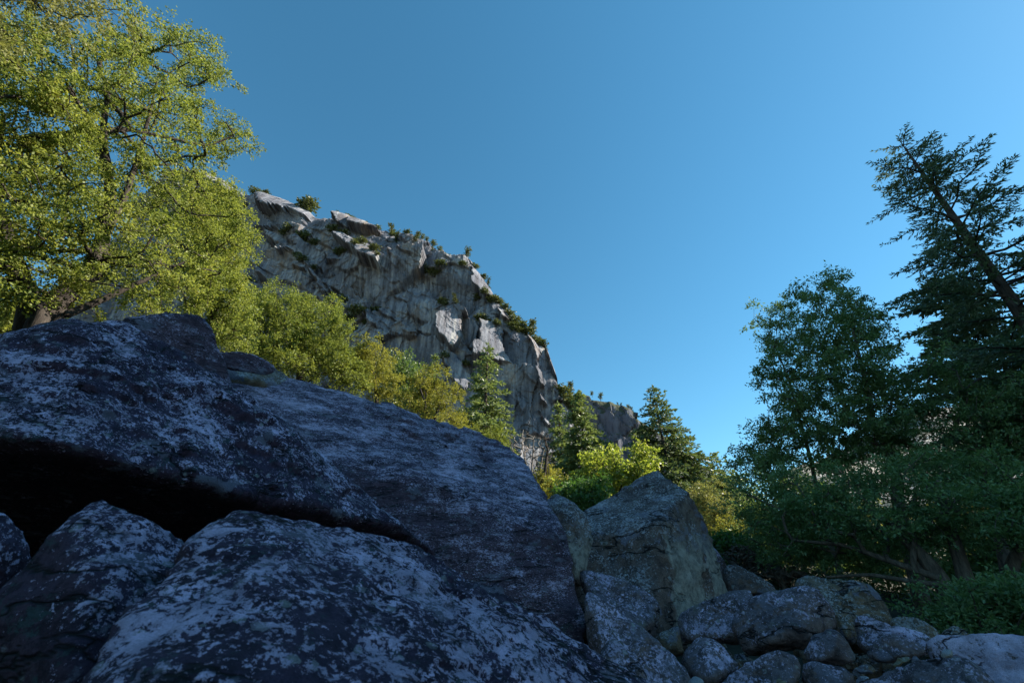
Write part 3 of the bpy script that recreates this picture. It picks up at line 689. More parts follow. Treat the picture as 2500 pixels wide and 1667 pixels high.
S_('whitish rounded stone at the bottom edge below the triangular boulder', zc([(1060,1580),(1075,1520),(1110,1500),(1160,1510),(1195,1545),(1200,1640),(1080,1660)]), 7.2, 0.4, 'pale', seed=61)
S_('small greenish stone resting on the flat bluish boulder', zc([(1855,1570),(1865,1535),(1910,1525),(1960,1545),(1965,1600),(1880,1610)]), 6.9, 0.3, 'tan', seed=63)
S_('small pale stone near the top left of the corner boulder', zd([(1500,1320),(1510,1280),(1545,1262),(1580,1272),(1590,1310),(1540,1330)]), 7.9, 0.25, 'pale', seed=65)
B('grey topped boulder behind the brown block at its right foot', zc([(1330,520),(1380,485),(1500,472),(1570,495),(1650,558),(1740,610),(1840,660),(1850,760),(1400,800)]), 14.5, 2.0, 'brown', sub=5, seed=67, bt=50)
B('shaded boulder leaning on the right flank of the brown block', zc([(1230,300),(1270,295),(1330,360),(1400,460),(1420,560),(1350,640),(1240,560)]), 15.2, 1.6, 'round', sub=5, seed=69)
B('dark boulder in the gap under the pale broken face', zc([(780,1130),(850,1080),(960,1040),(1010,1180),(1040,1290),(960,1330),(820,1290)]), 9.2, 1.0, 'rust', sub=5, seed=71)
B('half hidden dark boulder behind the domed one', zd([(430,820),(560,830),(700,900),(740,1000),(700,1250),(500,1150)]), 10.2, 1.0, 'rust', sub=5, seed=73)

# small rubble filling the gaps of the pile
def rubble():
    rng = np.random.default_rng(4); Vs = []; Ts = []; off = 0
    D, T = ico(2)
    for _ in range(420):
        a = rng.uniform(2, 52); d = rng.uniform(5.5, 17)
        x, y = d * math.sin(math.radians(a)), d * math.cos(math.radians(a))
        s = rng.uniform(0.06, 0.22)
        P = D * (s * (1 + 0.35 * vnoise(D * 1.7 + rng.uniform(0, 99), 3)))[:, None] * rng.uniform(0.6, 1.2, 3)
        P = P + np.array((x, y, ground_z(x, y) - 0.25 + s * 0.3))
        Vs.append(P); Ts.append(T + off); off += len(D)
    tag(link('rubble', mesh_from('rubble', np.concatenate(Vs), T=np.concatenate(Ts), mat=MR['rust'], smooth=False)), kind='stuff')
rubble()

# ------------------------------------------------------------------ vegetation builders
def quads(Bp, Dr, Wv, L, Wd):
    """one folded diamond per leaf"""
    L = np.asarray(L)[:, None]; Wd = np.asarray(Wd)[:, None]
    mid = Bp + Dr * L * 0.45
    V = np.stack([Bp, mid + Wv * Wd * 0.5, Bp + Dr * L, mid - Wv * Wd * 0.5], 1).reshape(-1, 3)
    Q = np.arange(len(Bp) * 4).reshape(-1, 4)
    return V, Q

class Tubes:
    def __init__(s): s.V = []; s.Q = []; s.n = 0
    def add(s, pts, rad, sides=5):
        pts = np.asarray(pts, float); k = len(pts)
        if k < 2: return
        t = nrm(np.gradient(pts, axis=0))
        ref = np.where(np.abs(t[:, 2:3]) > 0.92, np.array([[1.0, 0, 0]]), np.array([[0, 0, 1.0]]))
        a = nrm(np.cross(t, ref)); b = np.cross(t, a)
        ang = np.linspace(0, 2 * math.pi, sides, endpoint=False)
        ring = pts[:, None] + np.asarray(rad)[:, None, None] * (a[:, None] * np.cos(ang)[None, :, None] + b[:, None] * np.sin(ang)[None, :, None])
        s.V.append(ring.reshape(-1, 3))
        i = np.arange(k - 1)[:, None] * sides + np.arange(sides)[None]; j = np.arange(k - 1)[:, None] * sides + (np.arange(sides)[None] + 1) % sides
        s.Q.append(np.stack([i, j, j + sides, i + sides], -1).reshape(-1, 4) + s.n); s.n += k * sides
    def mesh(s, name, mat, origin):
        return mesh_from(name, np.concatenate(s.V) - origin, np.concatenate(s.Q), mat=mat, smooth=True)

def skeleton(trunks, tips, rng, seg=0.35, sag=0.15, tip_r=0.008, power=2.3, wpath=0.25):
    """grow limbs from the trunk lines to every foliage clump; returns chains of (points, radii, limb id)"""
    nodes = []; par = []; plen = []; limb = []; trunk_r = []
    chains = []
    for tr in trunks:
        P = np.array([q[:3] for q in tr]); R = np.array([q[3] for q in tr]); prev = -1
        for k in range(len(P) - 1):
            m = max(2, int(np.linalg.norm(P[k + 1] - P[k]) / seg))
            for t in np.linspace(0, 1, m, endpoint=(k == len(P) - 2)):
                q = P[k] + (P[k + 1] - P[k]) * t + rng.normal(0, 0.02, 3)
                nodes.append(q); par.append(prev); trunk_r.append(R[k] + (R[k + 1] - R[k]) * t)
                plen.append(0.0 if prev < 0 else plen[prev] + np.linalg.norm(q - nodes[prev])); limb.append(-1); prev = len(nodes) - 1
        chains.append(None)
    nt = len(nodes)
    cap = nt + len(tips) * 40
    A = np.zeros((cap, 3)); A[:nt] = nodes; PL = np.zeros(cap); PL[:nt] = plen
    PR = np.full(cap, -1); PR[:nt] = par; LB = np.full(cap, -1); n = nt; cnt = np.zeros(cap); nl = 0
    lo = int(nt * 0.25) if len(trunks) == 1 else 0
    order = np.argsort([np.min(np.linalg.norm(A[lo:nt] - t, axis=1)) for t in tips])
    paths = []
    for oi in order:
        t = tips[oi]
        d = np.linalg.norm(A[lo:n] - t, axis=1) + wpath * PL[lo:n]
        j = lo + int(np.argmin(d)); s = A[j]; D = np.linalg.norm(t - s)
        m = max(2, min(38, int(D / seg) + 1))
        if PR[j] >= 0: d0 = nrm(A[j] - A[PR[j]])
        else: d0 = nrm(t - s)
        u = np.linspace(0, 1, m + 1)[1:, None]
        c1 = s + (d0 * 0.35 + nrm(t - s) * 0.3) * D * 0.5
        pts = (1 - u) ** 2 * s + 2 * u * (1 - u) * c1 + u * u * t
        pts = pts + rng.normal(0, 0.03 * seg / 0.35, pts.shape) - np.array((0, 0, 1.0)) * sag * D * 0.15 * (u * (1 - u) * 4)
        lb = LB[j]
        if lb < 0: lb = nl; nl += 1
        idx = [j]
        for q in pts:
            if n >= cap: break
            A[n] = q; PR[n] = idx[-1]; PL[n] = PL[idx[-1]] + np.linalg.norm(q - A[idx[-1]]); LB[n] = lb; idx.append(n); n += 1
        paths.append((idx, lb))
        k = idx[-1]
        while k >= 0: cnt[k] += 1; k = PR[k]
    rad = tip_r * np.maximum(cnt, 1) ** (1 / power)
    out = []
    for idx, lb in paths:
        r = rad[idx].copy(); r[0] = min(r[0], r[1] * 1.25 if len(r) > 1 else r[0])
        out.append((A[idx], r, lb))
    return out

def leaves_at(clumps, crad, rng, per, ll, lw, up=0.55, flat=0.65, twig=5, twiglen=1.0, droop=0.15):
    """sprays of leaves: every clump is a few twigs radiating from its centre, leaves set along each twig"""
    nC = len(clumps); nT = nC * twig
    base = np.repeat(clumps, twig, 0); R = np.repeat(crad, twig)
    dr = rng.normal(0, 1, (nT, 3)); dr[:, 2] = dr[:, 2] * flat + 0.12; dr = nrm(dr)
    per_t = max(2, per // twig); n = nT * per_t
    u = rng.uniform(0.12, 1.0, n) ** 0.75
    b = np.repeat(base, per_t, 0); d = np.repeat(dr, per_t, 0); r = np.repeat(R, per_t)
    P = b + d * (u * r * twiglen)[:, None] - np.array((0, 0, 1.0)) * (droop * r * u * u)[:, None] + rng.normal(0, 1, (n, 3)) * (0.17 * r)[:, None]
    ld = nrm(d * 0.7 + rng.normal(0, 0.75, (n, 3)) - np.array((0, 0, 0.15)))
    nn = nrm(np.array((0, 0, up)) + d * 0.35 + rng.normal(0, 0.55, (n, 3)))
    wv = nrm(np.cross(nn, ld)); s = rng.uniform(0.65, 1.3, n)
    return quads(P, ld, wv, ll * s, lw * s)

def fill_poly(poly, n, rng, tries=30):
    poly = np.array(poly, float); lo, hi = poly.min(0), poly.max(0)
    pts = []
    md = 0.75 * math.sqrt(abs(0.5 * np.sum(poly[:, 0] * np.roll(poly[:, 1], -1) - np.roll(poly[:, 0], -1) * poly[:, 1])) / n)
    guard = 0
    while len(pts) < n and guard < n * tries:
        guard += 1
        q = rng.uniform(lo, hi)
        if not inside([tuple(p) for p in poly], np.array([q[0]]), np.array([q[1]]))[0]: continue
        if len(pts) and np.min(np.hypot(*(np.array(pts) - q).T)) < md * (1 - guard / (n * tries)): continue
        pts.append(q)
    return np.array(pts)

def broadleaf(name, label, poly, dist, depth, nclump, crad, per, leaf, lmat, bmat, trunks, seed, sub=4, group=None, cat='tree', extra=(), limbs=6, tip_r=0.008, up=0.55, sides=5, droop=0.15, flat=0.65, subspread=0.75, seg=0.35):
    """poly: crown outline in sketch units; every clump gets its own place within the crown's depth"""
    rng = np.random.default_rng(seed)
    c2 = fill_poly(poly, nclump, rng)
    cen = np.array(poly, float).mean(0); half = np.ptp(np.array(poly, float), axis=0) / 2
    cl = []
    for q in c2:
        e = math.sqrt(max(0.12, 1 - 0.8 * min(1, ((q[0] - cen[0]) / half[0]) ** 2 + ((q[1] - cen[1]) / half[1]) ** 2)))
        cl.append(at(q[0] * K, q[1] * K, dist + depth * e * rng.uniform(-1, 1)))
    for (x, y, dd) in extra: cl.append(at(x * K, y * K, dist + dd))
    cl = np.array(cl)
    # sub-clumps round every clump
    sc = np.repeat(cl, sub, 0) + rng.normal(0, 1, (len(cl) * sub, 3)) * crad * subspread * np.array((1, 1, 0.6))
    rr = crad * rng.uniform(0.55, 1.1, len(sc))
    V, Q = leaves_at(sc, rr, rng, per, leaf[0], leaf[1], up, droop=droop, flat=flat)
    tr = [[(*(np.array(p[:3])), p[3]) for p in t] for t in trunks]
    ch = skeleton(tr, sc[:: 1], rng, tip_r=tip_r, seg=seg)
    base = np.array(tr[0][0][:3])
    root = empty(name, base, label, cat, group)
    tb = Tubes()
    for t in tr: 
        P = np.array([q[:3] for q in t]); Rr = np.array([q[3] for q in t])
        k = np.linspace(0, len(P) - 1, 4 * len(P)); pp = np.stack([np.interp(k, np.arange(len(P)), P[:, i]) for i in range(3)], -1)
        pp = pp + 0.25 * Rr[0] * np.stack([vnoise(pp * 1.1 + 5 * i, seed + i) for i in range(3)], -1)
        tb.add(pp, np.interp(k, np.arange(len(P)), Rr), 10)
    cnt = {}
    for P, r, lb in ch: cnt[lb] = cnt.get(lb, 0) + len(P)
    main = sorted(cnt, key=lambda k: -cnt[k])[:limbs]
    per_l = {k: Tubes() for k in main}
    for P, r, lb in ch: (per_l.get(lb) or tb).add(P, r, sides)
    link('trunk', tb.mesh('trunk', MB[bmat], base), root)
    for k in main: link('branch', per_l[k].mesh('branch', MB[bmat], base), root)
    cr = link('crown', mesh_from('crown', V - base, Q, mat=ML[lmat]), root)
    return root

def trunk_px(pts, dist, r0, r1, ground=True):
    """a trunk line through sketch points at the given distance, footed on the ground"""
    out = []
    k = len(pts)
    for i, q in enumerate(pts):
        d = q[2] if len(q) > 2 else dist
        p = at(q[0] * K, q[1] * K, d); out.append((*p, r0 + (r1 - r0) * i / max(1, k - 1)))
    if ground:
        x, y = out[0][0], out[0][1]
        gz = float(ground_z(x, y)) - 0.4
        if out[0][2] > gz + 0.3: out.insert(0, (x + 0.1, y + 0.1, gz, r0 * 1.15))
    return out

def conifer_mesh(H, R, rng, t0=0.12, prof=0.8, whorl=0.42, nb=5, tuft=(0.34, 0.13), step=0.22, droop=0.35, rise=0.25, trunk_r=0.22, gaps=0.12, lean=(0, 0), bsides=3, twigl=0.36, irregular=0.25, per=2, trunk_sides=8, top=0.10, tw=1.0):
    tb = Tubes(); Bs = []; Ds = []
    def axis(z): u = z / H; return np.array((lean[0] * u + 0.12 * math.sin(3 * u + H), lean[1] * u + 0.10 * math.sin(2.3 * u), z))
    zz = np.linspace(0, H, 18); tb.add([axis(z) for z in zz], trunk_r * (1 - zz / H) ** 0.85 + 0.012, trunk_sides)
    z = t0 * H; ph = 0
    while z < H * 0.995:
        t = (z / H - t0) / (1 - t0)
        for k in range(nb):
            if rng.random() < gaps: continue
            ph += 2.399963 + rng.normal(0, 0.3)
            L = R * ((1 - t) ** prof * (0.35 + 0.65 * min(1, t / 0.12 + 0.45)) + top * (1 - t) * 0 + 0.03) * (1 + irregular * rng.normal(0, 1))
            L = max(0.12, L)
            dh = np.array((math.cos(ph), math.sin(ph), 0))
            a = rise * (0.25 + 1.5 * t) + rng.normal(0, 0.08); b = droop * (1 - 0.5 * t)
            p0 = axis(z + rng.normal(0, whorl * 0.3))
            us = np.linspace(0, 1, 6); pts = p0 + dh * (L * us)[:, None] + np.array((0, 0, 1.0)) * (L * (a * us - b * us * us))[:, None]
            pts[1:] += rng.normal(0, 0.02 * L, (5, 3))
            r0 = 0.010 + 0.012 * L
            tb.add(pts, np.linspace(r0, 0.006, 6), bsides)
            side = np.array((-dh[1], dh[0], 0))
            m = max(2, int(L * 0.85 / step))
            for u in np.linspace(0.18, 1.0, m):
                q = p0 + dh * L * u + np.array((0, 0, 1.0)) * L * (a * u - b * u * u)
                tl = (twigl * L * (1.05 - u) + 0.5 * tuft[0]) * rng.uniform(0.6, 1.3) * tw
                for sgn in (-1, 1):
                    if rng.random() < gaps * 0.8: continue
                    dv = nrm(dh * rng.uniform(0.5, 1.0) + side * sgn * rng.uniform(0.5, 1.0) + np.array((0, 0, rng.normal(-0.12, 0.22))))
                    c = max(1, int(tl / (tuft[0] * 0.55)))
                    for w_ in range(c):
                        for _ in range(per):
                            Bs.append(q + dv * (w_ * tuft[0] * 0.55) + rng.normal(0, 0.12 * tuft[0], 3)); Ds.append(dv + rng.normal(0, 0.35, 3))
            Bs.append(pts[-1]); Ds.append(dh + np.array((0, 0, 0.1)))
        z += whorl * rng.uniform(0.7, 1.3) * (1 - 0.35 * t)
    for _ in range(8): Bs.append(axis(H) - np.array((0, 0, rng.uniform(0, 0.4)))); Ds.append(rng.normal(0, 0.5, 3) + np.array((0, 0, 1.2)))
    Bs = np.array(Bs); Ds = nrm(np.array(Ds)); n = len(Bs)
    Wv = nrm(np.cross(Ds, rng.normal(0, 1, (n, 3)))); s = rng.uniform(0.7, 1.3, n)
    V, Q = quads(Bs, Ds, Wv, tuft[0] * s, tuft[1] * s)
    return tb, V, Q

def conifer(name, label, loc, H, R, lmat, seed, group=None, bmat='fir', **kw):
    rng = np.random.default_rng(seed)
    tb, V, Q = conifer_mesh(H, R, rng, **kw)
    root = empty(name, loc, label, 'tree', group)
    link('trunk', tb.mesh('trunk', MB[bmat], np.zeros(3)), root)
    link('crown', mesh_from('crown', V, Q, mat=ML[lmat]), root)
    return root

def conifer_px(name, label, apex, halfw, dist, lmat, seed, H=None, **kw):
    """apex in sketch units; the foot is dropped to the ground under it"""
    a = at(apex[0] * K, apex[1] * K, dist); gz = float(ground_z(a[0], a[1])) - 0.3
    H = a[2] - gz; px = float((a - CAM) @ np.array((0, CP, SP))) / F
    return conifer(name, label, (a[0], a[1], gz), H, halfw * K * px * 1.45, lmat, seed, **kw)

# ------------------------------------------------------------------ left side: sunlit oaks
d = 16.0
broadleaf('live_oak', 'huge sunlit live oak towering over the left boulders', 
    [(-260,80),(0,50),(100,75),(190,95),(270,60),(300,40),(345,30),(400,55),(455,110),(480,160),(440,200),(470,240),(490,275),(520,300),(550,325),(470,318),(445,370),(425,400),(495,420),(530,480),(545,540),(540,600),(515,640),(500,690),(440,715),(330,705),(260,650),(180,665),(120,690),(0,670),(-260,690)],
    d, 3.4, 240, 0.47, 150, (0.082, 0.046), 'oak', 'oak',
    [trunk_px([(95,760),(130,700),(190,650),(240,560),(250,430),(240,300),(250,190)], d, 0.34, 0.05), trunk_px([(60,770),(65,690),(20,560),(-20,420),(10,260)], d + 0.8, 0.26, 0.05), trunk_px([(130,735),(230,690),(340,640),(430,600)], d - 0.8, 0.11, 0.03), trunk_px([(100,735),(60,640),(-60,580),(-200,520)], d - 1.0, 0.16, 0.05), trunk_px([(215,600),(280,470),(330,320),(360,180)], d - 0.5, 0.12, 0.03, False), trunk_px([(230,300),(300,298),(400,320),(470,335)], d - 0.6, 0.09, 0.03, False)],
    71, sub=5, subspread=0.82,  extra=[(505,165,0),(525,160,0),(535,175,.2),(550,335,0),(530,310,0),(505,330,0),(470,345,0)], limbs=14, tip_r=0.0105)
broadleaf('live_oak', 'narrower bright oak in front of the left end of the cliff',
    [(440,430),(495,415),(535,470),(560,540),(562,600),(545,640),(555,690),(552,750),(530,800),(490,775),(455,700),(440,600)],
    19.0, 1.5, 85, 0.46, 125, (0.09, 0.05), 'oak', 'oak', [trunk_px([(470,830),(490,720),(500,560),(495,470)], 19, 0.2, 0.03)], 72, sub=5, limbs=5)
broadleaf('overhanging_tree', 'pale leaved tree hanging into the top left corner', 
    [(-260,-160),(60,-170),(235,-90),(238,0),(200,40),(140,35),(60,50),(-30,70),(-260,80)], 10.5, 1.2, 42, 0.48, 120, (0.085, 0.030), 'pale', 'oak',
    [[(-15.5, 1.0, 3.0, 0.24), (-15.0, 1.6, 9.0, 0.15), (-13.2, 2.6, 13.0, 0.06)]], 73, sub=4, limbs=4, droop=0.5)
broadleaf('shrub', 'bright bush behind the left end of the huge slab',
    [(-120,700),(20,685),(70,690),(110,725),(135,745),(90,770),(-120,780)], 22.0, 0.9, 40, 0.48, 100, (0.11, 0.055), 'oak', 'oak', [trunk_px([(30,800),(35,740)], 22, 0.06, 0.02)], 74, cat='shrub', limbs=3)

# middle distance: domed oak and its neighbours
broadleaf('live_oak', 'dense domed oak rising behind the long sloping boulder',
    [(552,700),(600,672),(645,668),(700,688),(755,700),(790,735),(805,790),(825,835),(820,890),(760,870),(690,850),(600,830),(560,812),(540,760)],
    25.0, 3.2, 100, 0.55, 130, (0.115, 0.062), 'oak_deep', 'oak', [trunk_px([(690,900),(690,800),(680,720)], 25, 0.25, 0.05)], 75, sub=5, limbs=5)
broadleaf('live_oak', 'small yellowish oak between the domed oak and a green tree',
    [(830,795),(865,780),(885,812),(905,860),(900,905),(860,905),(822,885),(815,840)], 27.0, 1.4, 30, 0.62, 110, (0.125, 0.065), 'amber', 'oak', [trunk_px([(865,940),(862,860),(862,800)], 27, 0.12, 0.03)], 76, limbs=4)
broadleaf('broadleaf_tree', 'greener rounded tree between two yellowish oaks',
    [(890,825),(930,818),(955,850),(955,925),(905,925),(882,880)], 30.0, 1.4, 24, 0.66, 110, (0.135, 0.075), 'green', 'oak', [trunk_px([(920,960),(922,880),(925,830)], 30, 0.12, 0.03)], 77, limbs=4)
broadleaf('live_oak', 'amber tinged oak with dark forked limbs above the sloping boulder',
    [(955,872),(1000,842),(1025,872),(1052,920),(1058,985),(1010,965),(945,945),(935,905)], 25.0, 1.5, 34, 0.6, 100, (0.12, 0.06), 'amber', 'oak',
    [trunk_px([(985,985),(975,925),(965,890)], 24.2, 0.13, 0.03), trunk_px([(990,985),(1010,930),(1020,880)], 24.3, 0.1, 0.03)], 78, limbs=6)
conifer_px('fir_tree', 'small fir top showing between the amber oak and the cliff', (1000, 815), 34, 42, 'fir_lit', 79, prof=0.9)
conifer_px('pine_tree', 'open crowned pine standing before the pale pillars of the cliff', (1118, 790), 66, 38, 'fir_lit', 80, prof=0.92, whorl=0.50, nb=5, gaps=0.16, droop=0.42, rise=0.18, irregular=0.24, trunk_r=0.30, tuft=(0.34, 0.12), twigl=0.42, per=3, t0=0.2)
broadleaf('shrub', 'olive bushes at the foot of the open crowned pine',
    [(1075,985),(1120,985),(1160,1000),(1175,1030),(1178,1075),(1120,1045),(1075,1015)], 27, 1.2, 20, 0.42, 90, (0.12, 0.06), 'oak_deep', 'oak', [trunk_px([(1130,1090),(1128,1030),(1125,980)], 27, 0.08, 0.02)], 81, cat='shrub', limbs=3)
def bare(name, label, poly, dist, n, seed, trunks, bmat='dead', cat='shrub', tip=0.017):
    rng = np.random.default_rng(seed); c2 = fill_poly(poly, n, rng)
    tips = np.array([at(q[0] * K, q[1] * K, dist + rng.uniform(-0.9, 0.9)) for q in c2])
    ch = skeleton(trunks, tips, rng, seg=0.3, tip_r=tip); base = np.array(trunks[0][0][:3]); root = empty(name, base, label, cat)
    tb = Tubes(); by = {}
    for t in trunks: tb.add([q[:3] for q in t], [q[3] for q in t], 7)
    for P, r, lb in ch: by.setdefault(lb, []).append((P, r))
    big = sorted(by, key=lambda k: -len(by[k]))[:6]
    for k, v in by.items():
        t = Tubes() if k in big else tb
        for P, r in v: t.add(P, r, 4)
        if k in big: link('branch', t.mesh('branch', MB[bmat], base), root)
    link('trunk', tb.mesh('trunk', MB[bmat], base), root)
bare('dead_shrub', 'leafless grey shrub between the pine and the firs', [(1165,1000),(1200,985),(1240,1000),(1262,1030),(1265,1100),(1235,1120),(1190,1085)], 26, 190, 82,
    [trunk_px([(1215,1150),(1212,1080),(1200,1030)], 26, 0.09, 0.03), trunk_px([(1235,1150),(1240,1080),(1250,1030)], 26.3, 0.08, 0.03), trunk_px([(1220,1150),(1222,1070),(1226,1010)], 25.7, 0.07, 0.03)])
bare('dead_tree', 'dark broken snag with a bent top beside the firs', [(1240,1000),(1262,985),(1275,1010),(1270,1060),(1255,1100)], 24, 40, 83,
    [trunk_px([(1238,1140),(1252,1080),(1258,1030),(1250,1005)], 24, 0.11, 0.04)], 'oak', 'tree', 0.014)
broadleaf('shrub', 'low olive shrub in front of the firs beside the sloping boulder',
    [(1225,1095),(1250,1075),(1285,1085),(1300,1110),(1290,1140),(1240,1150)], 24, 0.8, 20, 0.4, 80, (0.11, 0.055), 'amber', 'oak', [trunk_px([(1262,1165),(1262,1120)], 24, 0.06, 0.02)], 84, cat='shrub', limbs=3)
conifer_px('fir_tree', 'slimmer left one of the two firs beside the lime green bush', (1281, 925), 44, 44, 'fir_lit', 85, prof=0.9, whorl=0.5, gaps=0.10, per=3, irregular=0.15, droop=0.5, rise=0.15)
conifer_px('fir_tree', 'taller right one of the two firs beside the lime green bush', (1330, 898), 66, 40, 'fir_lit', 86, prof=0.85, whorl=0.40, gaps=0.08, per=3, irregular=0.16, droop=0.5, rise=0.15)
conifer_px('fir_tree', 'tall dark pointed fir behind the brown block', (1503, 888), 92, 42, 'fir', 87, prof=0.9, whorl=0.5, gaps=0.08, per=2, nb=6, irregular=0.14, droop=0.45, rise=0.15)
conifer_px('fir_tree', 'slender fir right of the tall dark pointed fir', (1645, 1042), 60, 44, 'fir_lit', 88, prof=0.75, whorl=0.55, gaps=0.1, per=2)
conifer_px('fir_tree', 'short fir standing against the shaded trees on the right', (1700, 1100), 46, 56, 'fir_lit', 89, prof=0.7, whorl=0.6, per=2)
conifer_px('fir_tree', 'low fir filling the gap right behind the brown block', (1600, 1075), 55, 46, 'fir_lit', 90, prof=0.7, whorl=0.55, per=2)
broadleaf('shrub', 'lime green leafy bush above the brown block',
    [(1290,1115),(1330,1095),(1350,1040),(1375,1045),(1400,1012),(1420,1060),(1440,1075),(1465,1012),(1480,1040),(1502,1040),(1495,1090),(1450,1110),(1400,1125),(1340,1150),(1300,1150)], 21, 0.9, 60, 0.30, 44, (0.15, 0.075), 'lime', 'oak',
    [trunk_px([(1380,1180),(1385,1110),(1395,1040)], 21, 0.05, 0.015), trunk_px([(1400,1180),(1430,1110),(1465,1040)], 21.2, 0.05, 0.015)], 91, cat='shrub', limbs=4, up=0.3)
broadleaf('shrub', 'green leafy thicket in the notch left of the brown block',
    [(1290,1140),(1340,1110),(1390,1110),(1380,1150),(1340,1175),(1310,1165)], 18, 0.8, 30, 0.34, 80, (0.12, 0.05), 'grass', 'oak', [trunk_px([(1340,1200),(1342,1150)], 18, 0.04, 0.015)], 92, cat='shrub', limbs=3, up=0.2)
# sunlit growth glimpsed past the block's right side
for k, (poly, dd, mt, lab, sd) in enumerate([
  ([(1590,1130),(1640,1110),(1680,1150),(1700,1250),(1640,1265),(1600,1200)], 36, 'pale', 'pale sunlit bush just right of the brown block', 93),
  ([(1660,1190),(1740,1170),(1830,1200),(1850,1270),(1740,1285),(1670,1260)], 32, 'amber', 'yellow sunlit thicket glimpsed under the shaded trees', 94),
  ([(1640,1245),(1665,1235),(1690,1250),(1700,1275),(1650,1280)], 19, 'grass', 'small deep green bush at the right foot of the brown block', 95)]):
    cx = sum(p[0] for p in poly) / len(poly); by = max(p[1] for p in poly); ty = min(p[1] for p in poly)
    broadleaf('shrub', lab, poly, dd, 1.4, 34, 0.55 if dd > 30 else 0.3, 90, (0.13, 0.065), mt, 'oak', [trunk_px([(cx, by + 20), (cx, (by + ty) / 2)], dd, 0.08, 0.02)], sd, cat='shrub', limbs=3)

# ------------------------------------------------------------------ right side: shaded trees
conifer_px('fir_tree', 'very tall fir leaning over the right edge with its dark trunk bare', (2065, 318), 138, 21, 'dark_fir', 96, prof=0.55, whorl=0.48, nb=5, gaps=0.20, tuft=(0.15, 0.045), step=0.12, droop=0.25, rise=0.12, trunk_r=0.33, irregular=0.36, per=3, t0=0.25, twigl=0.30, bsides=4, trunk_sides=12)
conifer_px('fir_tree', 'bushy shaded fir standing below the very tall leaning one', (2150, 640), 125, 27, 'dark_fir', 97, prof=0.5, whorl=0.5, nb=6, gaps=0.06, tuft=(0.26, 0.10), step=0.2, per=3, t0=0.1)
conifer_px('fir_tree', 'shaded fir filling the right edge behind the leaning trunk', (2420, 700), 150, 26, 'dark_fir', 98, prof=0.55, whorl=0.5, nb=6, gaps=0.08, tuft=(0.26, 0.10), step=0.2, per=3, t0=0.1)
d = 19.0
broadleaf('bay_tree', 'tall shaded broadleaf tree with a ragged top right of the valley gap',
    [(1745,722),(1800,700),(1835,650),(1895,640),(1955,650),(2000,700),(2030,760),(2035,830),(2040,900),(2090,950),(2090,1050),(1950,1080),(1850,1060),(1780,1090),(1705,1080),(1690,1000),(1725,980),(1800,970),(1790,920),(1760,880),(1780,830),(1750,780)],
    d, 2.6, 150, 0.43, 120, (0.115, 0.048), 'dark', 'brown',
    [trunk_px([(2120,1380),(2075,1200),(2050,1060),(2010,970),(1990,880),(1960,760)], d, 0.22, 0.04), trunk_px([(1900,1230),(1860,1050),(1820,900),(1780,790)], d + 1, 0.09, 0.02)], 99, sub=4, limbs=10, up=0.6, flat=0.4)
broadleaf('bay_tree', 'shaded broadleaf tree whose crown fills the middle of the right edge',
    [(2060,880),(2120,820),(2200,850),(2320,860),(2480,880),(2500,1060),(2300,1090),(2120,1060),(2060,1000)], 20, 2.2, 80, 0.55, 90, (0.115, 0.045), 'dark', 'brown',
    [trunk_px([(2330,1400),(2290,1200),(2240,1000)], 20, 0.2, 0.04)], 100, limbs=7, flat=0.4)
broadleaf('bay_tree', 'spreading shaded tree with several leaning trunks behind the lower right pile',
    [(1695,1110),(1800,1075),(1950,1090),(2100,1050),(2300,1070),(2480,1090),(2500,1230),(2380,1250),(2280,1200),(2150,1240),(2050,1260),(1950,1290),(1850,1290),(1750,1270),(1705,1190)],
    15.5, 2.0, 130, 0.42, 100, (0.095, 0.04), 'dark', 'brown',
    [trunk_px([(2215,1425),(2150,1320),(2080,1240),(2000,1170)], 14.5, 0.22, 0.06), trunk_px([(2260,1425),(2215,1320),(2170,1180),(2150,1100)], 14.9, 0.2, 0.05), trunk_px([(2290,1430),(2330,1280),(2400,1150)], 15.4, 0.18, 0.05), trunk_px([(2160,1330),(2050,1290),(1930,1250),(1820,1240)], 14.4, 0.08, 0.03, False), trunk_px([(2160,1345),(2000,1320),(1900,1325)], 14.3, 0.06, 0.025, False)], 101, limbs=12, up=0.65, flat=0.3)
broadleaf('shrub', 'dark leafy bushes at the foot of the leaning trunks',
    [(2140,1410),(2190,1375),(2260,1350),(2350,1345),(2480,1340),(2500,1480),(2300,1480),(2170,1465)], 12.5, 0.9, 60, 0.34, 90, (0.085, 0.036), 'dark', 'brown', [trunk_px([(2280,1490),(2275,1400)], 12.6, 0.06, 0.02)], 102, cat='shrub', limbs=4, flat=0.4)
bare('dead_shrub', 'purplish twiggy brush mound behind the grey topped boulder', [(1655,1270),(1680,1248),(1720,1252),(1760,1290),(1840,1310),(1900,1330),(1800,1335),(1690,1310)], 16.0, 260, 103,
    [trunk_px([(1720,1340),(1715,1290)], 16, 0.05, 0.02), trunk_px([(1800,1350),(1795,1315)], 15.6, 0.05, 0.02)], 'brown')
broadleaf('shrub', 'low dim brush behind the purplish twiggy mound', [(1650,1290),(1690,1262),(1740,1258),(1800,1285),(1900,1325),(1990,1340),(1950,1385),(1720,1365)], 17.5, 0.8, 44, 0.36, 80, (0.09, 0.04), 'dark_fir', 'brown',
    [trunk_px([(1800,1400),(1800,1340)], 17.5, 0.05, 0.02)], 108, cat='shrub', limbs=3)
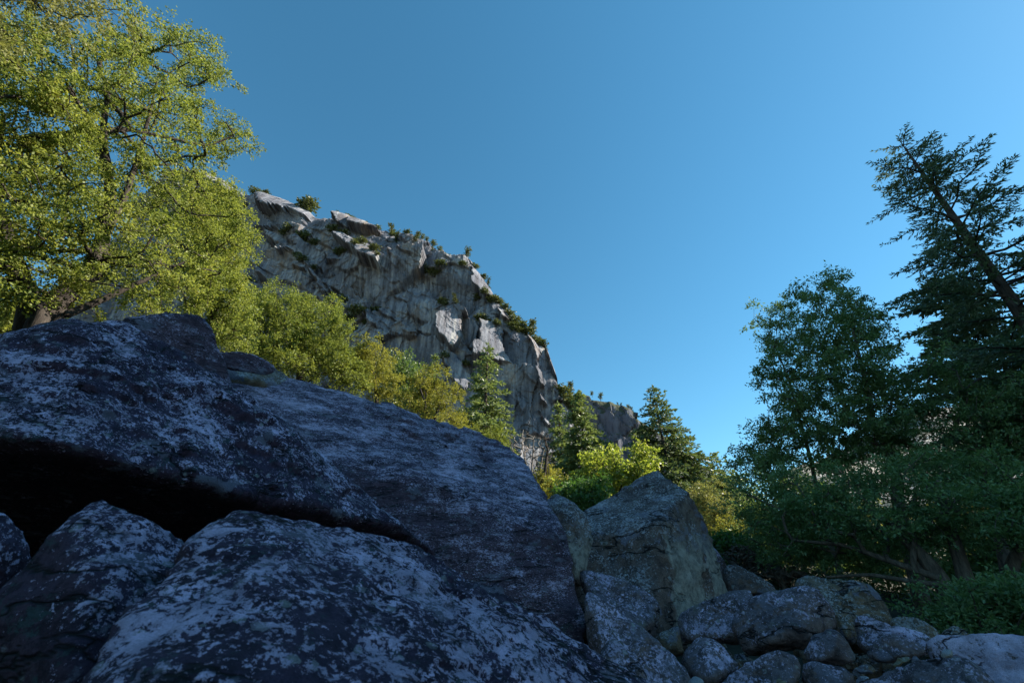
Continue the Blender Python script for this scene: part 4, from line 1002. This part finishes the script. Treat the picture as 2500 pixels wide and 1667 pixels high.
for k, (poly, dd, lab, sd) in enumerate([
  ([(1900,1230),(2050,1200),(2250,1220),(2500,1200),(2520,1400),(2300,1400),(2100,1380),(1950,1330)], 24, 'dim undergrowth trees closing the view behind the leaning trunks', 104),
  ([(1720,1130),(1850,1110),(1950,1130),(1980,1280),(1850,1300),(1740,1260)], 25, 'dim tree behind the left end of the spreading shaded tree', 105)]):
    cx = sum(p[0] for p in poly) / len(poly); by = max(p[1] for p in poly)
    broadleaf('understory_tree', lab, poly, dd, 2.0, 70, 0.7, 80, (0.15, 0.07), 'dark', 'brown', [trunk_px([(cx, by + 20), (cx, by - 120)], dd, 0.12, 0.03)], sd, limbs=4)
# sunlit trees far behind the shaded ones
for k, (poly, dd, lab, sd) in enumerate([
  ([(2150,1150),(2250,1120),(2380,1160),(2480,1260),(2480,1400),(2300,1380),(2180,1300)], 50, 'sunlit yellow tree glimpsed between the leaning trunks', 106),
  ([(1820,1190),(1950,1160),(2080,1200),(2100,1330),(1900,1330)], 52, 'sunlit yellow tree glimpsed behind the shaded crown', 107)]):
    cx = sum(p[0] for p in poly) / len(poly); by = max(p[1] for p in poly)
    broadleaf('broadleaf_tree', lab, poly, dd, 3.0, 50, 1.3, 80, (0.30, 0.16), 'pale', 'oak', [trunk_px([(cx, by + 20), (cx, by - 120)], dd, 0.2, 0.05)], sd, limbs=4)

# ------------------------------------------------------------------ trees on the cliff and the far ridge
def ledge_bush(seed, lmat='cliff'):
    rng = np.random.default_rng(seed)
    cl = nrm(rng.normal(0, 1, (26, 3))) * rng.uniform(0.2, 0.5, (26, 1)) * np.array((1, 1, 0.75)) + np.array((0, 0, 0.42))
    V, Q = leaves_at(cl, np.full(26, 0.22), rng, 26, 0.16, 0.09)
    tb = Tubes(); tb.add([(0, 0, -0.25), (0.02, 0, 0.2), (0.05, 0.03, 0.5)], [0.05, 0.04, 0.02], 5)
    return tb, V, Q
def round_pine(seed):
    rng = np.random.default_rng(seed)
    cl = nrm(rng.normal(0, 1, (22, 3))) * rng.uniform(0.08, 0.36, (22, 1)) * np.array((0.8, 0.8, 1.15)) + np.array((0.03, 0, 0.52))
    V, Q = leaves_at(cl, np.full(22, 0.13), rng, 24, 0.11, 0.05)
    tb = Tubes(); tb.add([(0, 0, -0.15), (0.02, 0, 0.3), (0.03, 0, 0.8)], [0.035, 0.028, 0.012], 5)
    for k in range(8):
        tb.add([(0.02, 0, 0.35 + 0.05 * k), tuple(cl[k])], [0.014, 0.006], 4)
    return tb, V, Q
_tpl = {}
def template(kind, k):
    key = (kind, k)
    if key not in _tpl:
        if kind == 'bush': tb, V, Q = ledge_bush(200 + k)
        elif kind == 'pine': tb, V, Q = round_pine(220 + k)
        else: tb, V, Q = conifer_mesh(1.0, 0.20, np.random.default_rng(240 + k), t0=0.05, prof=0.85, whorl=0.07, nb=5, tuft=(0.075, 0.035), step=0.05, trunk_r=0.02, irregular=0.3, per=2, gaps=0.15)
        nm = {'bush': 'ledge_bush', 'pine': 'cliff_pine', 'fir': 'cliff_fir'}[kind]
        _tpl[key] = (nm, tb.mesh('trunk', MB['oak'], np.zeros(3)), mesh_from('crown', V, Q, mat=ML['cliff']))
    return _tpl[key]
def place_cliff(kind, p, h, k, label, group):
    nm, tm, cm = template(kind, k % 3)
    e = empty(nm, p, label, 'bush' if kind == 'bush' else 'tree', group)
    e.scale = (h * (1.25 if kind == 'bush' else 1), h * (1.25 if kind == 'bush' else 1), h); e.rotation_euler = (0, 0, k * 2.1)
    link('trunk', tm, e); link('crown', cm, e)

SKY_TREES = [(620,470,'bush',18),(651,474,'bush',10),(714,488,'pine',16),(748,508,'bush',32),(820,522,'pine',14),(834,524,'pine',26),(851,526,'bush',14),(885,534,'bush',12),(912,540,'bush',14),(948,560,'fir',36),(958,566,'bush',16),(969,590,'fir',32),(995,575,'bush',14),
 (1029,576,'pine',20),(1039,584,'pine',18),(1053,594,'pine',26),(1071,606,'pine',24),(1082,616,'bush',18),(1018,600,'fir',32),(1056,618,'fir',16),(1141,634,'pine',32),(1160,655,'bush',14),(1180,676,'bush',14),(1194,696,'fir',26),(1206,716,'bush',14),
 (1218,736,'bush',18),(1232,750,'bush',20),(1243,764,'bush',20),(1257,780,'bush',24),(1272,798,'bush',30),(1284,806,'bush',26),(1297,810,'fir',52),(1311,822,'bush',20),(1324,832,'bush',22),(1333,838,'fir',20),(1398,942,'fir',42),(1387,944,'fir',26),(1373,950,'bush',32),(1386,966,'bush',34),(1400,975,'bush',30),(1412,990,'bush',32),(1426,1005,'bush',30)]
FACE = [(596,496,12),(696,570,16),(709,568,18),(745,592,28),(774,602,18),(817,575,22),(843,580,18),(838,632,20),(870,612,12),(892,627,18),(884,638,14),(906,640,14),(930,650,18),(938,668,10),(745,650,18),(765,660,16),(732,640,12),(618,702,18),(838,737,22),(811,728,18),(910,755,26),(880,776,28),(854,780,26),(865,806,14),(895,790,14),
 (1132,660,14),(1170,722,22),(1184,728,16),(1205,735,22),(1091,762,16),(1176,782,22),(1190,788,14),(1213,797,16),(1252,798,26),(1262,806,18),(1137,893,16),(1089,884,20),(1045,660,24),(1062,672,22),(1078,664,20),(1085,755,18),(1075,950,20),(1230,640,1)]
def order_word(i, n):
    w = ['first', 'second', 'third', 'fourth', 'fifth', 'sixth', 'seventh', 'eighth', 'ninth', 'tenth', 'eleventh', 'twelfth', 'thirteenth', 'fourteenth', 'fifteenth', 'sixteenth', 'seventeenth', 'eighteenth', 'nineteenth', 'twentieth']
    if i < 20: return w[i]
    return ('twenty ' if i < 30 else 'thirty ' if i < 40 else 'forty ') + ['', 'first', 'second', 'third', 'fourth', 'fifth', 'sixth', 'seventh', 'eighth', 'ninth'][(i + 1) % 10] if (i + 1) % 10 else {30: 'thirtieth', 40: 'fortieth'}[i + 1]
KN = {'bush': 'bush', 'pine': 'round topped tree', 'fir': 'pointed conifer'}
by_kind = {}
for s in sorted(SKY_TREES): by_kind.setdefault(s[2], []).append(s)
idx = 0
for kd, lst in by_kind.items():
    for i, (x, y, _, hp) in enumerate(lst):
        p = wall_point(x, y + 1); h = hp / F * np.linalg.norm(p - CAM) * 1.08
        if hp < 16: sz = 'tiny'
        elif hp < 24: sz = 'small'
        else: sz = 'larger'
        place_cliff(kd, p + np.array((0, 0.4, -0.3)), h, idx, f'{sz} {KN[kd]}, {order_word(i, len(lst))} of its kind from the left on the cliff skyline', f'{KN[kd]}s along the cliff skyline'); idx += 1
face = sorted([f for f in FACE if f[2] > 2])
for i, (x, y, hp) in enumerate(face):
    p = wall_point(x, y); h = hp / F * np.linalg.norm(p - CAM) * 1.05
    place_cliff('bush', p - np.array((0, 0.4, 0.2 * h)), h, idx, f'green ledge bush on the cliff face, {order_word(i, len(face))} such bush from the left', 'bushes on the ledges of the cliff face'); idx += 1
conif = [(1113, 760, 30)]
for x, y, hp in conif:
    p = wall_point(x, y); h = hp / F * np.linalg.norm(p - CAM)
    place_cliff('fir', p - np.array((0, 0.3, 0.4)), h, idx, 'lone little conifer on top of the pale pillar of the cliff', 'pointed conifers along the cliff skyline'); idx += 1
FAR_T = [(1454,937,'pine',12),(1476,951,'pine',18),(1521,968,'fir',10),(1529,973,'fir',12),(1546,984,'fir',18),(1559,992,'fir',20),(1680,1076,'fir',14),(1704,1105,'fir',14),(1735,1130,'fir',14)]
sk_far = np.array([far_wall(*p) for p in FAR_LINE])
for i, (x, y, kd, hp) in enumerate(FAR_T):
    p = far_wall(x, y); p[2] = np.interp(p[0], sk_far[:, 0], sk_far[:, 2]) - 2; p[1] += 35
    h = hp / F * np.linalg.norm(p - CAM) * 1.25
    place_cliff(kd, p, h, idx, f'tiny {KN[kd]} on the far blue ridge, {order_word(i, len(FAR_T))} from the left', 'trees along the far ridge'); idx += 1
